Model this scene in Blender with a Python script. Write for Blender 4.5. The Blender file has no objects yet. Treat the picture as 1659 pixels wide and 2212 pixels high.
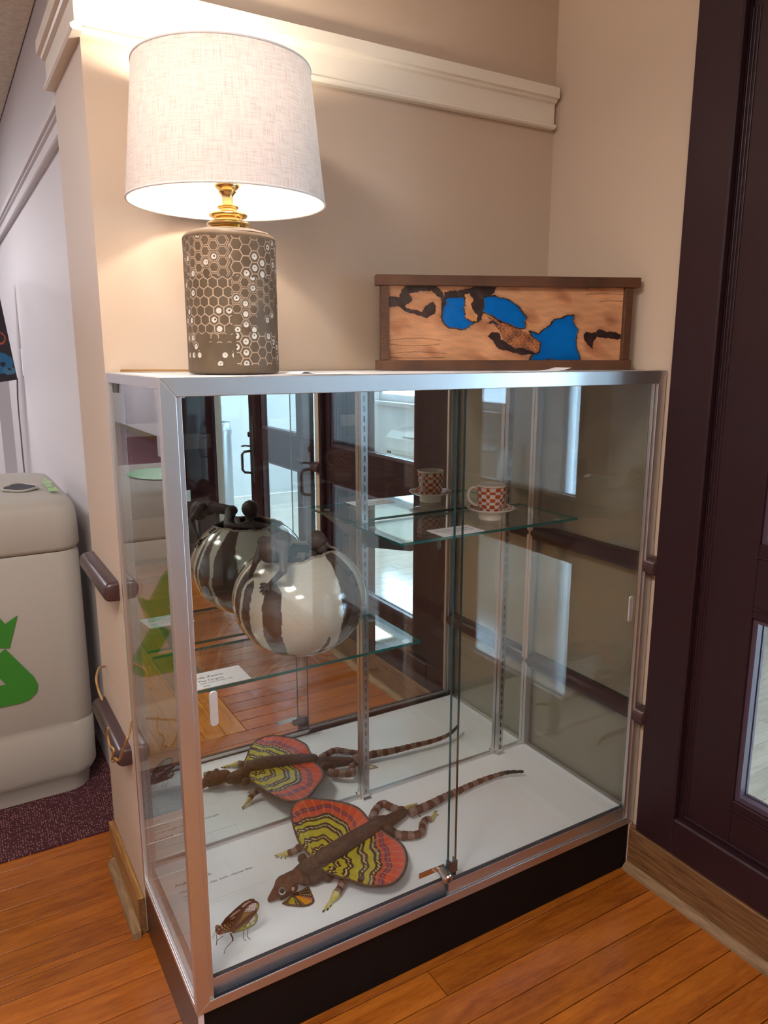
import bpy, bmesh, math, random
import numpy as np
from mathutils import Vector, Matrix, noise
random.seed(7); np.random.seed(7)
PI = math.pi
S = bpy.context.scene
COL = S.collection

# ---------------------------------------------------------------- camera
F_PX, YAW, PITCH = 1612.13, 0.535090, 0.205865
CAM = np.array([-0.309693, -1.233964, 1.394516])
cy_, sy_, cp_, sp_ = math.cos(YAW), math.sin(YAW), math.cos(PITCH), math.sin(PITCH)
Fv = np.array([sy_*cp_, cy_*cp_, -sp_]); Rv = np.array([cy_, -sy_, 0.0]); Uv = np.cross(Rv, Fv)
cam_d = bpy.data.cameras.new('camera'); cam = bpy.data.objects.new('camera', cam_d); COL.objects.link(cam)
cam_d.sensor_fit = 'VERTICAL'; cam_d.sensor_height = 24.0; cam_d.lens = F_PX/2212*24.0
cam_d.clip_start = 0.02; cam_d.clip_end = 100
cam.matrix_world = Matrix(((Rv[0], Uv[0], -Fv[0], CAM[0]), (Rv[1], Uv[1], -Fv[1], CAM[1]), (Rv[2], Uv[2], -Fv[2], CAM[2]), (0, 0, 0, 1)))
S.camera = cam

# ---------------------------------------------------------------- light and exposure
S.view_settings.view_transform = 'Standard'; S.view_settings.look = 'None'
S.view_settings.gamma = 1.0; S.view_settings.exposure = 0.0; S.view_settings.use_curve_mapping = False
S.cycles.max_bounces = 14; S.cycles.glossy_bounces = 10; S.cycles.transmission_bounces = 10
S.cycles.transparent_max_bounces = 40; S.cycles.diffuse_bounces = 4
S.cycles.caustics_reflective = True; S.cycles.sample_clamp_indirect = 12.0
w = bpy.data.worlds.new('sky'); S.world = w; w.use_nodes = True
w.node_tree.nodes['Background'].inputs[0].default_value = (0.52, 0.76, 1.0, 1)
w.node_tree.nodes['Background'].inputs[1].default_value = 29.0
def area(name, loc, sx, sy, power, color, aim=(0, 0, -1)):
    d = bpy.data.lights.new(name, 'AREA'); d.shape = 'RECTANGLE'; d.size = sx; d.size_y = sy
    d.energy = power; d.color = color
    o = bpy.data.objects.new(name, d); COL.objects.link(o); o.location = loc
    o.rotation_euler = Vector(aim).to_track_quat('-Z', 'Y').to_euler()
    return o
WARM = (1.0, 0.88, 0.76); NEUT = (1.0, 0.95, 0.93)
NEAR_LIGHTS = [(-0.75, -0.75), (-0.75, -2.2)]
HALL_LIGHTS = [(-1.3, 2.6), (-1.3, 5.6), (-1.3, 9.0), (-1.3, 12.5)]
SIDE_LIGHTS = [(2.6, -0.8), (2.6, -3.4)]
for i, (x, y) in enumerate(NEAR_LIGHTS): area('ceiling_lamp', (x, y, 2.425), 0.56, 0.56, (46, 26)[i], (1.0, 0.92, 0.85))
for (x, y) in HALL_LIGHTS: area('ceiling_lamp', (x, y, 2.425), 0.56, 0.56, 36 if y < 8 else 75, (0.98, 0.95, 1.0))
for (x, y) in SIDE_LIGHTS: area('ceiling_lamp', (x, y, 2.425), 0.56, 0.56, 7, NEUT)
for y_ in (-4.3, -2.35):
    po = area('window_portal', (3.93, y_, 1.51), 1.3, 1.2, 1, (1, 1, 1), (-1, 0, 0)); po.data.cycles.is_portal = True

# ---------------------------------------------------------------- helpers
def pt(px, py, ax, val, mir=False):
    """the world point seen at a photo pixel, on the plane x/y/z = val"""
    u, v = (px-829.5)/F_PX, -(py-1106)/F_PX
    d = Fv + u*Rv + v*Uv; k = 'xyz'.index(ax)
    t = (val-CAM[k])/d[k]
    return CAM + t*d
def top(o):
    while o.parent: o = o.parent
    return o
def tag(o, label=None, cat=None, group=None, kind=None):
    if label: o['label'] = label
    if cat: o['category'] = cat
    if group: o['group'] = group
    if kind: o['kind'] = kind
    return o
def empty(name, loc, label=None, cat=None, group=None, kind=None):
    o = bpy.data.objects.new(name, None); COL.objects.link(o); o.location = loc; o.empty_display_size = .05
    return tag(o, label, cat, group, kind)
def obj(name, me, mat, parent=None, label=None, smooth=False):
    """link a mesh given in world coordinates; its origin moves to the thing's origin"""
    n = len(me.vertices); co = np.empty(n*3, np.float32); me.vertices.foreach_get('co', co); co = co.reshape(-1, 3)
    if parent is not None: org = np.array(top(parent).location)
    else: org = np.array([(co[:, 0].min()+co[:, 0].max())/2, (co[:, 1].min()+co[:, 1].max())/2, co[:, 2].min()])
    me.vertices.foreach_set('co', (co-org).astype(np.float32).ravel()); me.update()
    me.materials.clear()
    for m in (mat if isinstance(mat, (list, tuple)) else [mat]): me.materials.append(m)
    if smooth: me.polygons.foreach_set('use_smooth', [True]*len(me.polygons))
    me.name = name
    o = bpy.data.objects.new(name, me); COL.objects.link(o)
    if parent is not None: o.parent = parent
    else: o.location = org
    if label: o['label'] = label
    return o
def mesh(v, f):
    me = bpy.data.meshes.new('m'); me.from_pydata([tuple(map(float, q)) for q in v], [], [tuple(q) for q in f]); me.update(); return me
class MB:
    def __init__(s): s.v = []; s.f = []
    def add(s, v, f):
        n = len(s.v); s.v += [tuple(map(float, q)) for q in v]; s.f += [tuple(i+n for i in q) for q in f]; return s
    def box(s, a, b, c=0.0):
        x0, y0, z0 = a; x1, y1, z1 = b
        if c <= 0:
            v = [(x0,y0,z0),(x1,y0,z0),(x1,y1,z0),(x0,y1,z0),(x0,y0,z1),(x1,y0,z1),(x1,y1,z1),(x0,y1,z1)]
            f = [(0,3,2,1),(4,5,6,7),(0,1,5,4),(1,2,6,5),(2,3,7,6),(3,0,4,7)]
            return s.add(v, f)
        c = min(c, (x1-x0)*.45, (y1-y0)*.45, (z1-z0)*.45)
        v = []; idx = {}
        X = (x0, x1); Y = (y0, y1); Z = (z0, z1)
        for i in (0, 1):
            for j in (0, 1):
                for k in (0, 1):
                    sx, sy, sz = (1-2*i)*c, (1-2*j)*c, (1-2*k)*c
                    for a_, q in enumerate(((X[i], Y[j]+sy, Z[k]+sz), (X[i]+sx, Y[j], Z[k]+sz), (X[i]+sx, Y[j]+sy, Z[k]))):
                        idx[(i, j, k, a_)] = len(v); v.append(q)
        f = []
        for i in (0, 1): f.append([idx[(i, j, k, 0)] for j, k in ((0,0),(1,0),(1,1),(0,1))][::(1 if i else -1)])
        for j in (0, 1): f.append([idx[(i, j, k, 1)] for i, k in ((0,0),(1,0),(1,1),(0,1))][::(-1 if j else 1)])
        for k in (0, 1): f.append([idx[(i, j, k, 2)] for i, j in ((0,0),(1,0),(1,1),(0,1))][::(1 if k else -1)])
        for i in (0, 1):
            for j in (0, 1):
                q = [idx[(i,j,0,0)], idx[(i,j,0,1)], idx[(i,j,1,1)], idx[(i,j,1,0)]]; f.append(q if i == j else q[::-1])
            for k in (0, 1):
                q = [idx[(i,0,k,0)], idx[(i,0,k,2)], idx[(i,1,k,2)], idx[(i,1,k,0)]]; f.append(q[::-1] if i == k else q)
        for j in (0, 1):
            for k in (0, 1):
                q = [idx[(0,j,k,1)], idx[(0,j,k,2)], idx[(1,j,k,2)], idx[(1,j,k,1)]]; f.append(q if j == k else q[::-1])
        for i in (0, 1):
            for j in (0, 1):
                for k in (0, 1):
                    q = [idx[(i,j,k,a_)] for a_ in (0, 1, 2)]; f.append(q[::-1] if (i+j+k) % 2 == 0 else q)
        return s.add(v, f)
    def prism(s, poly, ax, a, b):
        """polygon in the two other axes, extruded along ax from a to b"""
        n = len(poly); k = 'xyz'.index(ax)
        def mk(p, t): q = list(p); q.insert(k, t); return q
        ar = sum(poly[i][0]*poly[(i+1) % n][1]-poly[(i+1) % n][0]*poly[i][1] for i in range(n))
        flip = (ar > 0) != (ax in 'xz')
        if a > b: a, b = b, a
        P = poly[::-1] if flip else poly
        v = [mk(p, a) for p in P]+[mk(p, b) for p in P]
        f = [tuple(range(n))[::-1], tuple(range(n, 2*n))]+[(i, (i+1) % n, n+(i+1) % n, n+i) for i in range(n)]
        return s.add(v, f)
    def tube(s, pts, r, n=10, cap=True, r2=None):
        P = [Vector(p) for p in pts]; R_ = r if hasattr(r, '__len__') else [r]*len(P)
        T = []
        for i in range(len(P)):
            t = (P[min(i+1, len(P)-1)]-P[max(i-1, 0)]); T.append(t.normalized() if t.length > 0 else Vector((0,0,1)))
        up = Vector((0, 0, 1)) if abs(T[0].z) < .9 else Vector((1, 0, 0))
        A = (up-T[0]*up.dot(T[0])).normalized(); v = []; 
        for i, p in enumerate(P):
            A = (A-T[i]*A.dot(T[i])).normalized(); B = T[i].cross(A)
            for j in range(n):
                a = 2*PI*j/n; v.append(p+(A*math.cos(a)+B*math.sin(a))*R_[i])
        f = [(i*n+j, i*n+(j+1) % n, (i+1)*n+(j+1) % n, (i+1)*n+j) for i in range(len(P)-1) for j in range(n)]
        if cap: f += [tuple(range(n))[::-1], tuple((len(P)-1)*n+j for j in range(n))]
        return s.add(v, f)
    def lathe(s, prof, c, n=48, cap=True):
        v = [(c[0]+r*math.cos(2*PI*j/n), c[1]+r*math.sin(2*PI*j/n), c[2]+z) for (r, z) in prof for j in range(n)]
        f = [(i*n+j, i*n+(j+1) % n, (i+1)*n+(j+1) % n, (i+1)*n+j) for i in range(len(prof)-1) for j in range(n)]
        if cap:
            if prof[0][0] > 1e-5: f.append(tuple(range(n))[::-1])
            if prof[-1][0] > 1e-5: f.append(tuple((len(prof)-1)*n+j for j in range(n)))
        return s.add(v, f)
    def sphere(s, c, r, nu=20, nv=12, rot=None):
        r = r if hasattr(r, '__len__') else (r, r, r); v = []
        for i in range(nv+1):
            ph = PI*i/nv
            for j in range(nu):
                q = Vector((math.sin(ph)*math.cos(2*PI*j/nu)*r[0], math.sin(ph)*math.sin(2*PI*j/nu)*r[1], -math.cos(ph)*r[2]))
                if rot is not None: q = rot @ q
                v.append(Vector(c)+q)
        f = [(i*nu+j, i*nu+(j+1) % nu, (i+1)*nu+(j+1) % nu, (i+1)*nu+j) for i in range(nv) for j in range(nu)]
        return s.add(v, f)
    def me(s, merge=False):
        m = mesh(s.v, s.f)
        if len(s.v) < 60000:
            b = bmesh.new(); b.from_mesh(m)
            if merge: bmesh.ops.remove_doubles(b, verts=b.verts, dist=1e-5)
            bmesh.ops.recalc_face_normals(b, faces=b.faces); b.to_mesh(m); b.free()
        return m
    def build(s, name, mat, parent=None, label=None, smooth=False, merge=False):
        return obj(name, s.me(merge), mat, parent, label, smooth)
def box(name, a, b, mat, parent=None, c=0.0, label=None): return MB().box(a, b, c).build(name, mat, parent, label)
def autosmooth(o, ang=35):
    me = o.data; me.polygons.foreach_set('use_smooth', [True]*len(me.polygons)); me.set_sharp_from_angle(angle=math.radians(ang)); return o
def struct(o): o['kind'] = 'structure'; return o
def grid(P, col=None, close_u=False, close_v=False):
    nu, nv = P.shape[:2]
    idx = np.arange(nu*nv).reshape(nu, nv)
    a = idx if close_u else idx[:-1]; b = np.roll(idx, -1, 0) if close_u else idx[1:]
    if close_v: q = np.stack([a, b, np.roll(b, -1, 1), np.roll(a, -1, 1)], -1)
    else: q = np.stack([a[:, :-1], b[:, :-1], b[:, 1:], a[:, 1:]], -1)
    q = q.reshape(-1, 4)
    me = bpy.data.meshes.new('g'); me.vertices.add(nu*nv); me.vertices.foreach_set('co', P.reshape(-1).astype(np.float32))
    me.loops.add(q.size); me.loops.foreach_set('vertex_index', q.ravel().astype(np.int32))
    me.polygons.add(len(q)); me.polygons.foreach_set('loop_start', np.arange(0, q.size, 4, dtype=np.int32))
    me.update(calc_edges=True)
    if col is not None: setcol(me, col.reshape(-1, 3))
    return me
def setcol(me, c):
    at = me.color_attributes.new('paint', 'FLOAT_COLOR', 'POINT')
    at.data.foreach_set('color', np.hstack([c, np.ones((len(c), 1))]).astype(np.float32).ravel())
def srgb(r, g, b):
    f = lambda c: (c/255/12.92) if c/255 <= .04045 else ((c/255+.055)/1.055)**2.4
    return np.array([f(r), f(g), f(b)])
def blob(parts, voxel=.0018, sm=2, paint=None):
    """overlapping limbs and masses fused into one continuous skin"""
    m = MB()
    for p in parts:
        if p[0] == 'c':
            _, a, b, ra, rb = p; a = Vector(a); b = Vector(b); k = 6
            pts = [a-(b-a).normalized()*ra*.95]+[a-(b-a).normalized()*ra*.6]+[a+(b-a)*i/k for i in range(k+1)]+[b+(b-a).normalized()*rb*.6, b+(b-a).normalized()*rb*.95]
            rr = [ra*.3, ra*.8]+[ra+(rb-ra)*i/k for i in range(k+1)]+[rb*.8, rb*.3]
            m.tube(pts, rr, 12)
        else:
            _, c, r = p[:3]; m.sphere(c, r, 16, 10, p[3] if len(p) > 3 else None)
    me = m.me(); o = bpy.data.objects.new('tmp', me); COL.objects.link(o)
    r = o.modifiers.new('r', 'REMESH'); r.mode = 'VOXEL'; r.voxel_size = voxel
    s_ = o.modifiers.new('s', 'SMOOTH'); s_.factor = .6; s_.iterations = sm
    dg = bpy.context.evaluated_depsgraph_get(); out = bpy.data.meshes.new_from_object(o.evaluated_get(dg))
    bpy.data.objects.remove(o); bpy.data.meshes.remove(me)
    if paint:
        co = np.empty(len(out.vertices)*3, np.float32); out.vertices.foreach_get('co', co); setcol(out, paint(co.reshape(-1, 3)))
    return out
def rotm(ax, deg): return Matrix.Rotation(math.radians(deg), 3, ax)
def vnoise(co, sc, seed=0.0):
    """cheap smooth pseudo-noise of positions, about -1..1"""
    x, y, z = co[..., 0]*sc+seed, co[..., 1]*sc+seed*1.7, co[..., 2]*sc-seed
    return (np.sin(x*1.3+1.7*np.sin(y*.9+z))+np.sin(y*1.7+1.3*np.sin(z*1.1+x*.7))+np.sin(z*1.9+1.5*np.sin(x*1.2-y)))/3
def text(name, body, size, mat, parent, loc, rot=0.0, up=(0, 0, 1), tilt=0.0, align='LEFT', thick=.00006):
    cu = bpy.data.curves.new('t', 'FONT'); cu.body = body; cu.size = size; cu.align_x = align; cu.extrude = thick
    o = bpy.data.objects.new('t', cu); COL.objects.link(o)
    dg = bpy.context.evaluated_depsgraph_get(); me = bpy.data.meshes.new_from_object(o.evaluated_get(dg)); bpy.data.objects.remove(o)
    M_ = Matrix.Translation(Vector(loc)) @ Matrix.Rotation(rot, 4, 'Z') @ Matrix.Rotation(tilt, 4, 'X'); me.transform(M_)
    return obj(name, me, mat, parent)

# ---------------------------------------------------------------- materials
def mat(name, col, rough=.5, metal=0.0, spec=.5, coat=0.0, bump=0.0, bscale=200.0, var=0.0, vscale=8.0, stretch=(1, 1, 1), paint=False, rnd=0.0, col2=None, sheen=0.0, emis=None, bdist=.002):
    m = bpy.data.materials.new(name); m.use_nodes = True; nt = m.node_tree; N = nt.nodes; L = nt.links
    b = N['Principled BSDF']; b.inputs['Roughness'].default_value = rough; b.inputs['Metallic'].default_value = metal
    b.inputs['Specular IOR Level'].default_value = spec; b.inputs['Coat Weight'].default_value = coat; b.inputs['Coat Roughness'].default_value = .12
    if sheen: b.inputs['Sheen Weight'].default_value = sheen
    col = tuple(col)[:3]; b.inputs['Base Color'].default_value = (*col, 1)
    tc = N.new('ShaderNodeTexCoord'); mp = N.new('ShaderNodeMapping'); mp.inputs['Scale'].default_value = stretch; L.new(tc.outputs['Object'], mp.inputs['Vector'])
    src = None
    if paint:
        a = N.new('ShaderNodeVertexColor'); a.layer_name = 'paint'; src = a.outputs['Color']
    if var or col2 is not None:
        nz = N.new('ShaderNodeTexNoise'); nz.inputs['Scale'].default_value = vscale; nz.inputs['Detail'].default_value = 6; L.new(mp.outputs[0], nz.inputs['Vector'])
        cr = N.new('ShaderNodeValToRGB'); cr.color_ramp.elements[0].position = .32; cr.color_ramp.elements[1].position = .68
        c2 = col2 if col2 is not None else tuple(c*(1-var) for c in col)
        c1 = col if col2 is not None else tuple(min(1, c*(1+var)) for c in col)
        cr.color_ramp.elements[0].color = (*tuple(c2)[:3], 1); cr.color_ramp.elements[1].color = (*tuple(c1)[:3], 1); L.new(nz.outputs['Fac'], cr.inputs['Fac'])
        if paint:
            mx = N.new('ShaderNodeMix'); mx.data_type = 'RGBA'; mx.blend_type = 'MULTIPLY'; mx.inputs[0].default_value = 1.0
            cr.color_ramp.elements[0].color = (1-var,)*3+(1,); cr.color_ramp.elements[1].color = (1+var,)*3+(1,)
            L.new(src, mx.inputs[6]); L.new(cr.outputs[0], mx.inputs[7]); src = mx.outputs[2]
        else: src = cr.outputs[0]
    if rnd:
        oi = N.new('ShaderNodeObjectInfo'); hs = N.new('ShaderNodeHueSaturation')
        mr = N.new('ShaderNodeMapRange'); mr.inputs['To Min'].default_value = 1-rnd; mr.inputs['To Max'].default_value = 1+rnd
        L.new(oi.outputs['Random'], mr.inputs['Value']); L.new(mr.outputs[0], hs.inputs['Value'])
        if src is None: hs.inputs['Color'].default_value = (*col, 1)
        else: L.new(src, hs.inputs['Color'])
        src = hs.outputs[0]
    if src is not None: L.new(src, b.inputs['Base Color'])
    if bump:
        n2 = N.new('ShaderNodeTexNoise'); n2.inputs['Scale'].default_value = bscale; n2.inputs['Detail'].default_value = 4; L.new(mp.outputs[0], n2.inputs['Vector'])
        bp = N.new('ShaderNodeBump'); bp.inputs['Strength'].default_value = bump; bp.inputs['Distance'].default_value = bdist
        L.new(n2.outputs['Fac'], bp.inputs['Height']); L.new(bp.outputs[0], b.inputs['Normal'])
    if emis: b.inputs['Emission Color'].default_value = (*emis[0], 1); b.inputs['Emission Strength'].default_value = emis[1]
    return m
def glass_mat(name, tint, refl=1.0):
    """flat clear pane: light passes straight, the surface mirrors by Fresnel on both sides"""
    m = bpy.data.materials.new(name); m.use_nodes = True; nt = m.node_tree; N = nt.nodes; L = nt.links
    N.remove(N['Principled BSDF']); out = N['Material Output']
    tr = N.new('ShaderNodeBsdfTransparent'); tr.inputs[0].default_value = (*tint, 1)
    gl = N.new('ShaderNodeBsdfGlossy'); gl.inputs['Roughness'].default_value = 0.0; gl.inputs[0].default_value = (refl, refl, refl, 1)
    ge = N.new('ShaderNodeNewGeometry'); io = N.new('ShaderNodeMapRange'); io.inputs['To Min'].default_value = 1.5; io.inputs['To Max'].default_value = 1/1.5
    L.new(ge.outputs['Backfacing'], io.inputs['Value'])
    fr = N.new('ShaderNodeFresnel'); L.new(io.outputs[0], fr.inputs['IOR']); mx = N.new('ShaderNodeMixShader')
    L.new(fr.outputs[0], mx.inputs[0]); L.new(tr.outputs[0], mx.inputs[1]); L.new(gl.outputs[0], mx.inputs[2]); L.new(mx.outputs[0], out.inputs['Surface'])
    return m
def mirror_mat():
    m = bpy.data.materials.new('mirror'); m.use_nodes = True; nt = m.node_tree; N = nt.nodes
    b = N['Principled BSDF']; b.inputs['Metallic'].default_value = 1; b.inputs['Roughness'].default_value = 0.0
    b.inputs['Base Color'].default_value = (.84, .88, .86, 1); return m
def plank_mat(name, c_lo, c_hi, rough, coat, tone=.16, bump=.06):
    along_y = 'yellow' in name
    m = bpy.data.materials.new(name); m.use_nodes = True; nt = m.node_tree; N = nt.nodes; L = nt.links; b = N['Principled BSDF']
    ge = N.new('ShaderNodeNewGeometry'); oi = N.new('ShaderNodeObjectInfo')
    ad = N.new('ShaderNodeVectorMath'); ad.operation = 'ADD'; cb = N.new('ShaderNodeCombineXYZ'); ml = N.new('ShaderNodeMath'); ml.operation = 'MULTIPLY'; ml.inputs[1].default_value = 37
    L.new(oi.outputs['Random'], ml.inputs[0]); L.new(ml.outputs[0], cb.inputs[0]); L.new(ml.outputs[0], cb.inputs[2]); L.new(ge.outputs['Position'], ad.inputs[0]); L.new(cb.outputs[0], ad.inputs[1])
    mp = N.new('ShaderNodeMapping'); mp.inputs['Scale'].default_value = (16, 2.2, 3) if along_y else (2.2, 16, 3); L.new(ad.outputs[0], mp.inputs['Vector'])
    n1 = N.new('ShaderNodeTexNoise'); n1.inputs['Scale'].default_value = 1.6; n1.inputs['Detail'].default_value = 7; n1.inputs['Distortion'].default_value = 1.4; L.new(mp.outputs[0], n1.inputs['Vector'])
    n2 = N.new('ShaderNodeTexNoise'); n2.inputs['Scale'].default_value = 12; n2.inputs['Detail'].default_value = 5; n2.inputs['Distortion'].default_value = .6; L.new(mp.outputs[0], n2.inputs['Vector'])
    mixf = N.new('ShaderNodeMath'); mixf.operation = 'MULTIPLY_ADD'; mixf.inputs[1].default_value = .35; L.new(n2.outputs[0], mixf.inputs[0])
    m2 = N.new('ShaderNodeMath'); m2.operation = 'MULTIPLY'; m2.inputs[1].default_value = .65; L.new(n1.outputs[0], m2.inputs[0]); L.new(m2.outputs[0], mixf.inputs[2])
    cr = N.new('ShaderNodeValToRGB'); cr.color_ramp.elements[0].position = .36; cr.color_ramp.elements[1].position = .62
    cr.color_ramp.elements[0].color = (*c_lo, 1); cr.color_ramp.elements[1].color = (*c_hi, 1); L.new(mixf.outputs[0], cr.inputs[0])
    hs = N.new('ShaderNodeHueSaturation'); mr = N.new('ShaderNodeMapRange'); mr.inputs['To Min'].default_value = 1-tone; mr.inputs['To Max'].default_value = 1+tone
    L.new(oi.outputs['Random'], mr.inputs['Value']); L.new(mr.outputs[0], hs.inputs['Value']); L.new(cr.outputs[0], hs.inputs['Color']); L.new(hs.outputs[0], b.inputs['Base Color'])
    b.inputs['Roughness'].default_value = rough; b.inputs['Coat Weight'].default_value = coat; b.inputs['Coat Roughness'].default_value = .1
    bp = N.new('ShaderNodeBump'); bp.inputs['Strength'].default_value = bump; bp.inputs['Distance'].default_value = .003; L.new(n1.outputs[0], bp.inputs['Height']); L.new(bp.outputs[0], b.inputs['Normal'])
    return m
MT = {}
MT['cream'] = mat('cream_wall_paint', (.54, .425, .325), .55, bump=.05, bscale=350)
MT['side_wall'] = mat('side_room_white_paint', (.80, .80, .80), .5)
MT['white_wall'] = mat('white_wall_paint', (.70, .67, .68), .55, bump=.05, bscale=350)
MT['trim'] = mat('cream_gloss_trim', (.76, .70, .60), .35)
MT['casing'] = mat('dark_aubergine_paint', (.026, .0095, .0135), .42, spec=.30, bump=.04, bscale=60)
MT['orange_floor'] = plank_mat('varnished_orange_planks', (.235, .058, .0065), (.385, .112, .011), .27, .15, .18)
MT['cross_floor'] = plank_mat('varnished_yellow_planks', (.30, .095, .010), (.50, .19, .028), .27, .15, .16)
MT['pale_floor'] = plank_mat('pale_maple_planks', (.62, .53, .40), (.76, .67, .54), .15, 1.0, .08, .03)
MT['oak'] = mat('oak_baseboard', (.42, .22, .07), .4, col2=(.20, .085, .022), vscale=9, stretch=(14, 1.2, 14), bump=.1, bscale=60)
MT['oak_dark'] = mat('brown_oak_baseboard', (.23, .115, .045), .4, col2=(.10, .045, .018), vscale=9, stretch=(14, 1.2, 14), bump=.1, bscale=60)
MT['oak_worn'] = mat('worn_quarter_round', (.30, .19, .10), .6, col2=(.18, .105, .05), vscale=14, stretch=(8, 1, 8), bump=.2, bscale=90)
MT['alu'] = mat('brushed_aluminium', (.67, .655, .66), .40, 1.0, bump=.02, bscale=420)
MT['chrome'] = mat('chrome', (.72, .72, .72), .12, 1.0)
MT['nickel'] = mat('satin_nickel', (.50, .50, .50), .34, 1.0)
MT['steel_dark'] = mat('dark_steel', (.16, .16, .18), .35, .8)
MT['glass'] = glass_mat('clear_case_glass', (.966, .974, .966), 1.0)
MT['side_glass'] = glass_mat('dimming_side_glass', (.845, .875, .87), 1.0)  # tint deepened so the wall seen through these panes looks shaded
MT['shelf_glass'] = glass_mat('shelf_glass', (.94, .985, .965), 1.0)
MT['window_glass'] = glass_mat('window_glass', (.97, .98, .98), .9)
MT['glass_edge'] = mat('teal_glass_edge', (.02, .12, .11), .08, spec=.8)
MT['door_edge'] = mat('dark_teal_glass_edge', (.012, .045, .055), .10, spec=.7)
MT['mirror'] = mirror_mat()
MT['deck'] = mat('white_laminate', (.86, .89, .93), .4)
MT['black'] = mat('black_laminate', (.004, .003, .003), .6, spec=.2)
MT['brown_lam'] = mat('dark_brown_laminate', (.055, .020, .010), .35)
MT['edge'] = mat('pale_edging', (.60, .47, .44), .4)
MT['rail'] = mat('brown_vinyl_rail', (.050, .024, .025), .33, bump=.02)
MT['ink'] = mat('black_ink', (.03, .03, .04), .6)
MT['paper'] = mat('white_card', (.92, .93, .96), .6)
MT['sheet'] = mat('white_paper_sheet', (.85, .87, .91), .55)

# ================================================================ the setting
CEIL = 2.45
XR = 1.225
# --- walls
def wall(name, boxes, m):
    k = MB()
    for a, b in boxes: k.box(a, b)
    return struct(k.build(name, m))
wall('wall_back', [((0, .44, 0), (1.225, .80, CEIL))], MT['cream'])
wall('wall_corridor', [((.07, .80, 0), (1.225, 3.82, CEIL)), ((.45, 3.82, 0), (1.225, 4.9, CEIL)), ((.07, 4.9, 0), (1.225, 15.0, CEIL))], MT['white_wall'])
wall('wall_right', [((XR, -.045, 0), (1.33, .80, CEIL)), ((XR, -1.04, 0), (1.33, -.045, .13)), ((XR, -1.14, 0), (1.33, -1.04, CEIL)),
                    ((XR, -2.82, 2.15), (1.33, -1.14, CEIL)), ((XR, -2.93, 0), (1.33, -2.82, CEIL)), ((XR, -1.04, 2.27), (1.33, -.045, CEIL))], MT['cream'])
wall('wall_front', [((-2.75, -3.05, 0), (XR+.105, -2.93, CEIL))], MT['cream'])
wall('wall_left', [((-2.87, -3.05, 0), (-2.75, 15.12, CEIL)), ((-2.75, 9.0, 0), (-2.3, 9.5, CEIL))], MT['white_wall'])
wall('wall_end', [((-2.75, 15.0, 0), (.07, 15.12, CEIL))], MT['white_wall'])
wall('wall_side_room', [((1.33, -5.17, 0), (3.92, -5.05, CEIL)), ((3.8, -5.05, 0), (3.92, -4.95, CEIL)), ((3.8, -3.65, 0), (3.92, -3.0, CEIL)), ((3.8, -1.7, 0), (3.92, 1.6, CEIL)), ((3.8, -4.95, 0), (3.92, -3.65, .93)), ((3.8, -4.95, 2.1), (3.92, -3.65, CEIL)), ((3.8, -3.0, 2.1), (3.92, -1.7, CEIL)),
                        ((1.33, 1.6, 0), (3.92, 1.72, CEIL)), ((1.225, -5.17, 0), (1.33, -2.93, CEIL)), ((1.225, .8, 0), (1.33, 1.72, CEIL))], MT['side_wall'])

# --- floor: base slab, planks row by row, carpet
box('floor', (-2.9, -3.1, -.03), (1.33, 15.1, -.008), MT['black']); fl = bpy.data.objects['floor']; struct(fl)
PITCHW = .08
def plank(parent, x0, x1, y0, y1, z, m, th=.008):
    g = .0012; c = .0006
    v = []; f = []
    for (i, zz) in ((0, -th), (c*.0, -c), (c, 0)):
        v += [(x0+g+i, y0+g+i, z+zz), (x1-g-i, y0+g+i, z+zz), (x1-g-i, y1-g-i, z+zz), (x0+g+i, y1-g-i, z+zz)]
    for k in (0, 4):
        f += [(k+j, k+(j+1) % 4, k+4+(j+1) % 4, k+4+j) for j in range(4)]
    f += [(8, 9, 10, 11)]
    o = obj('plank', mesh(v, f), m, parent); return o
def lay(parent, xa, xb, ya, yb, off, m, lo=.7, hi=1.5, pitch=PITCHW, joints={}):
    n0 = math.ceil((ya-off)/pitch-1e-6); y = off+n0*pitch; rows = []
    edges = [ya]+[off+k*pitch for k in range(n0, math.floor((yb-off)/pitch+1e-6)+1) if ya+.004 < off+k*pitch < yb-.004]+[yb]
    for a, b in zip(edges[:-1], edges[1:]):
        x = xa; cuts = []
        for key, jl in joints.items():
            if a-.002 < key < b+.002: cuts = jl
        if not cuts:
            x = xa+random.uniform(.25, hi)
            while x < xb-.25: cuts.append(x); x += random.uniform(lo, hi)
        cs = [xa]+list(cuts)+[xb]
        for p, q in zip(cs[:-1], cs[1:]): plank(parent, p, q, a, b, 0, m)
lay(fl, -1.75, XR, -.4155, .436, -.0955, MT['orange_floor'], 1.5, 2.4, joints={-.06: [.53], -.14: [-.4], -.22: [-.9], -.30: [-.2], -.38: [-1.1], .02: [-.7]})
lay(fl, .573, XR, -2.93, -.4155, -.0955, MT['orange_floor'])
xq = .573
while xq > -1.7:      # boards turned to run away from the case
    yq = -.4155; xn = max(xq-.0795, -1.75)
    while yq > -2.93:
        ye = max(-2.93, yq-random.uniform(.7, 1.5)); ye = -2.93 if ye < -2.6 else ye
        plank(fl, xn, xq, ye, yq, 0, MT['cross_floor']); yq = ye
    xq = xn
lay(fl, -1.75, 0.0, .436, .905, -.1005, MT['orange_floor'], 1.2, 2.2)
b_ = MB().box((-2.75, -2.93, -.008), (-1.75, .905, 0)).build('floor_margin', MT['orange_floor'], fl); 
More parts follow.
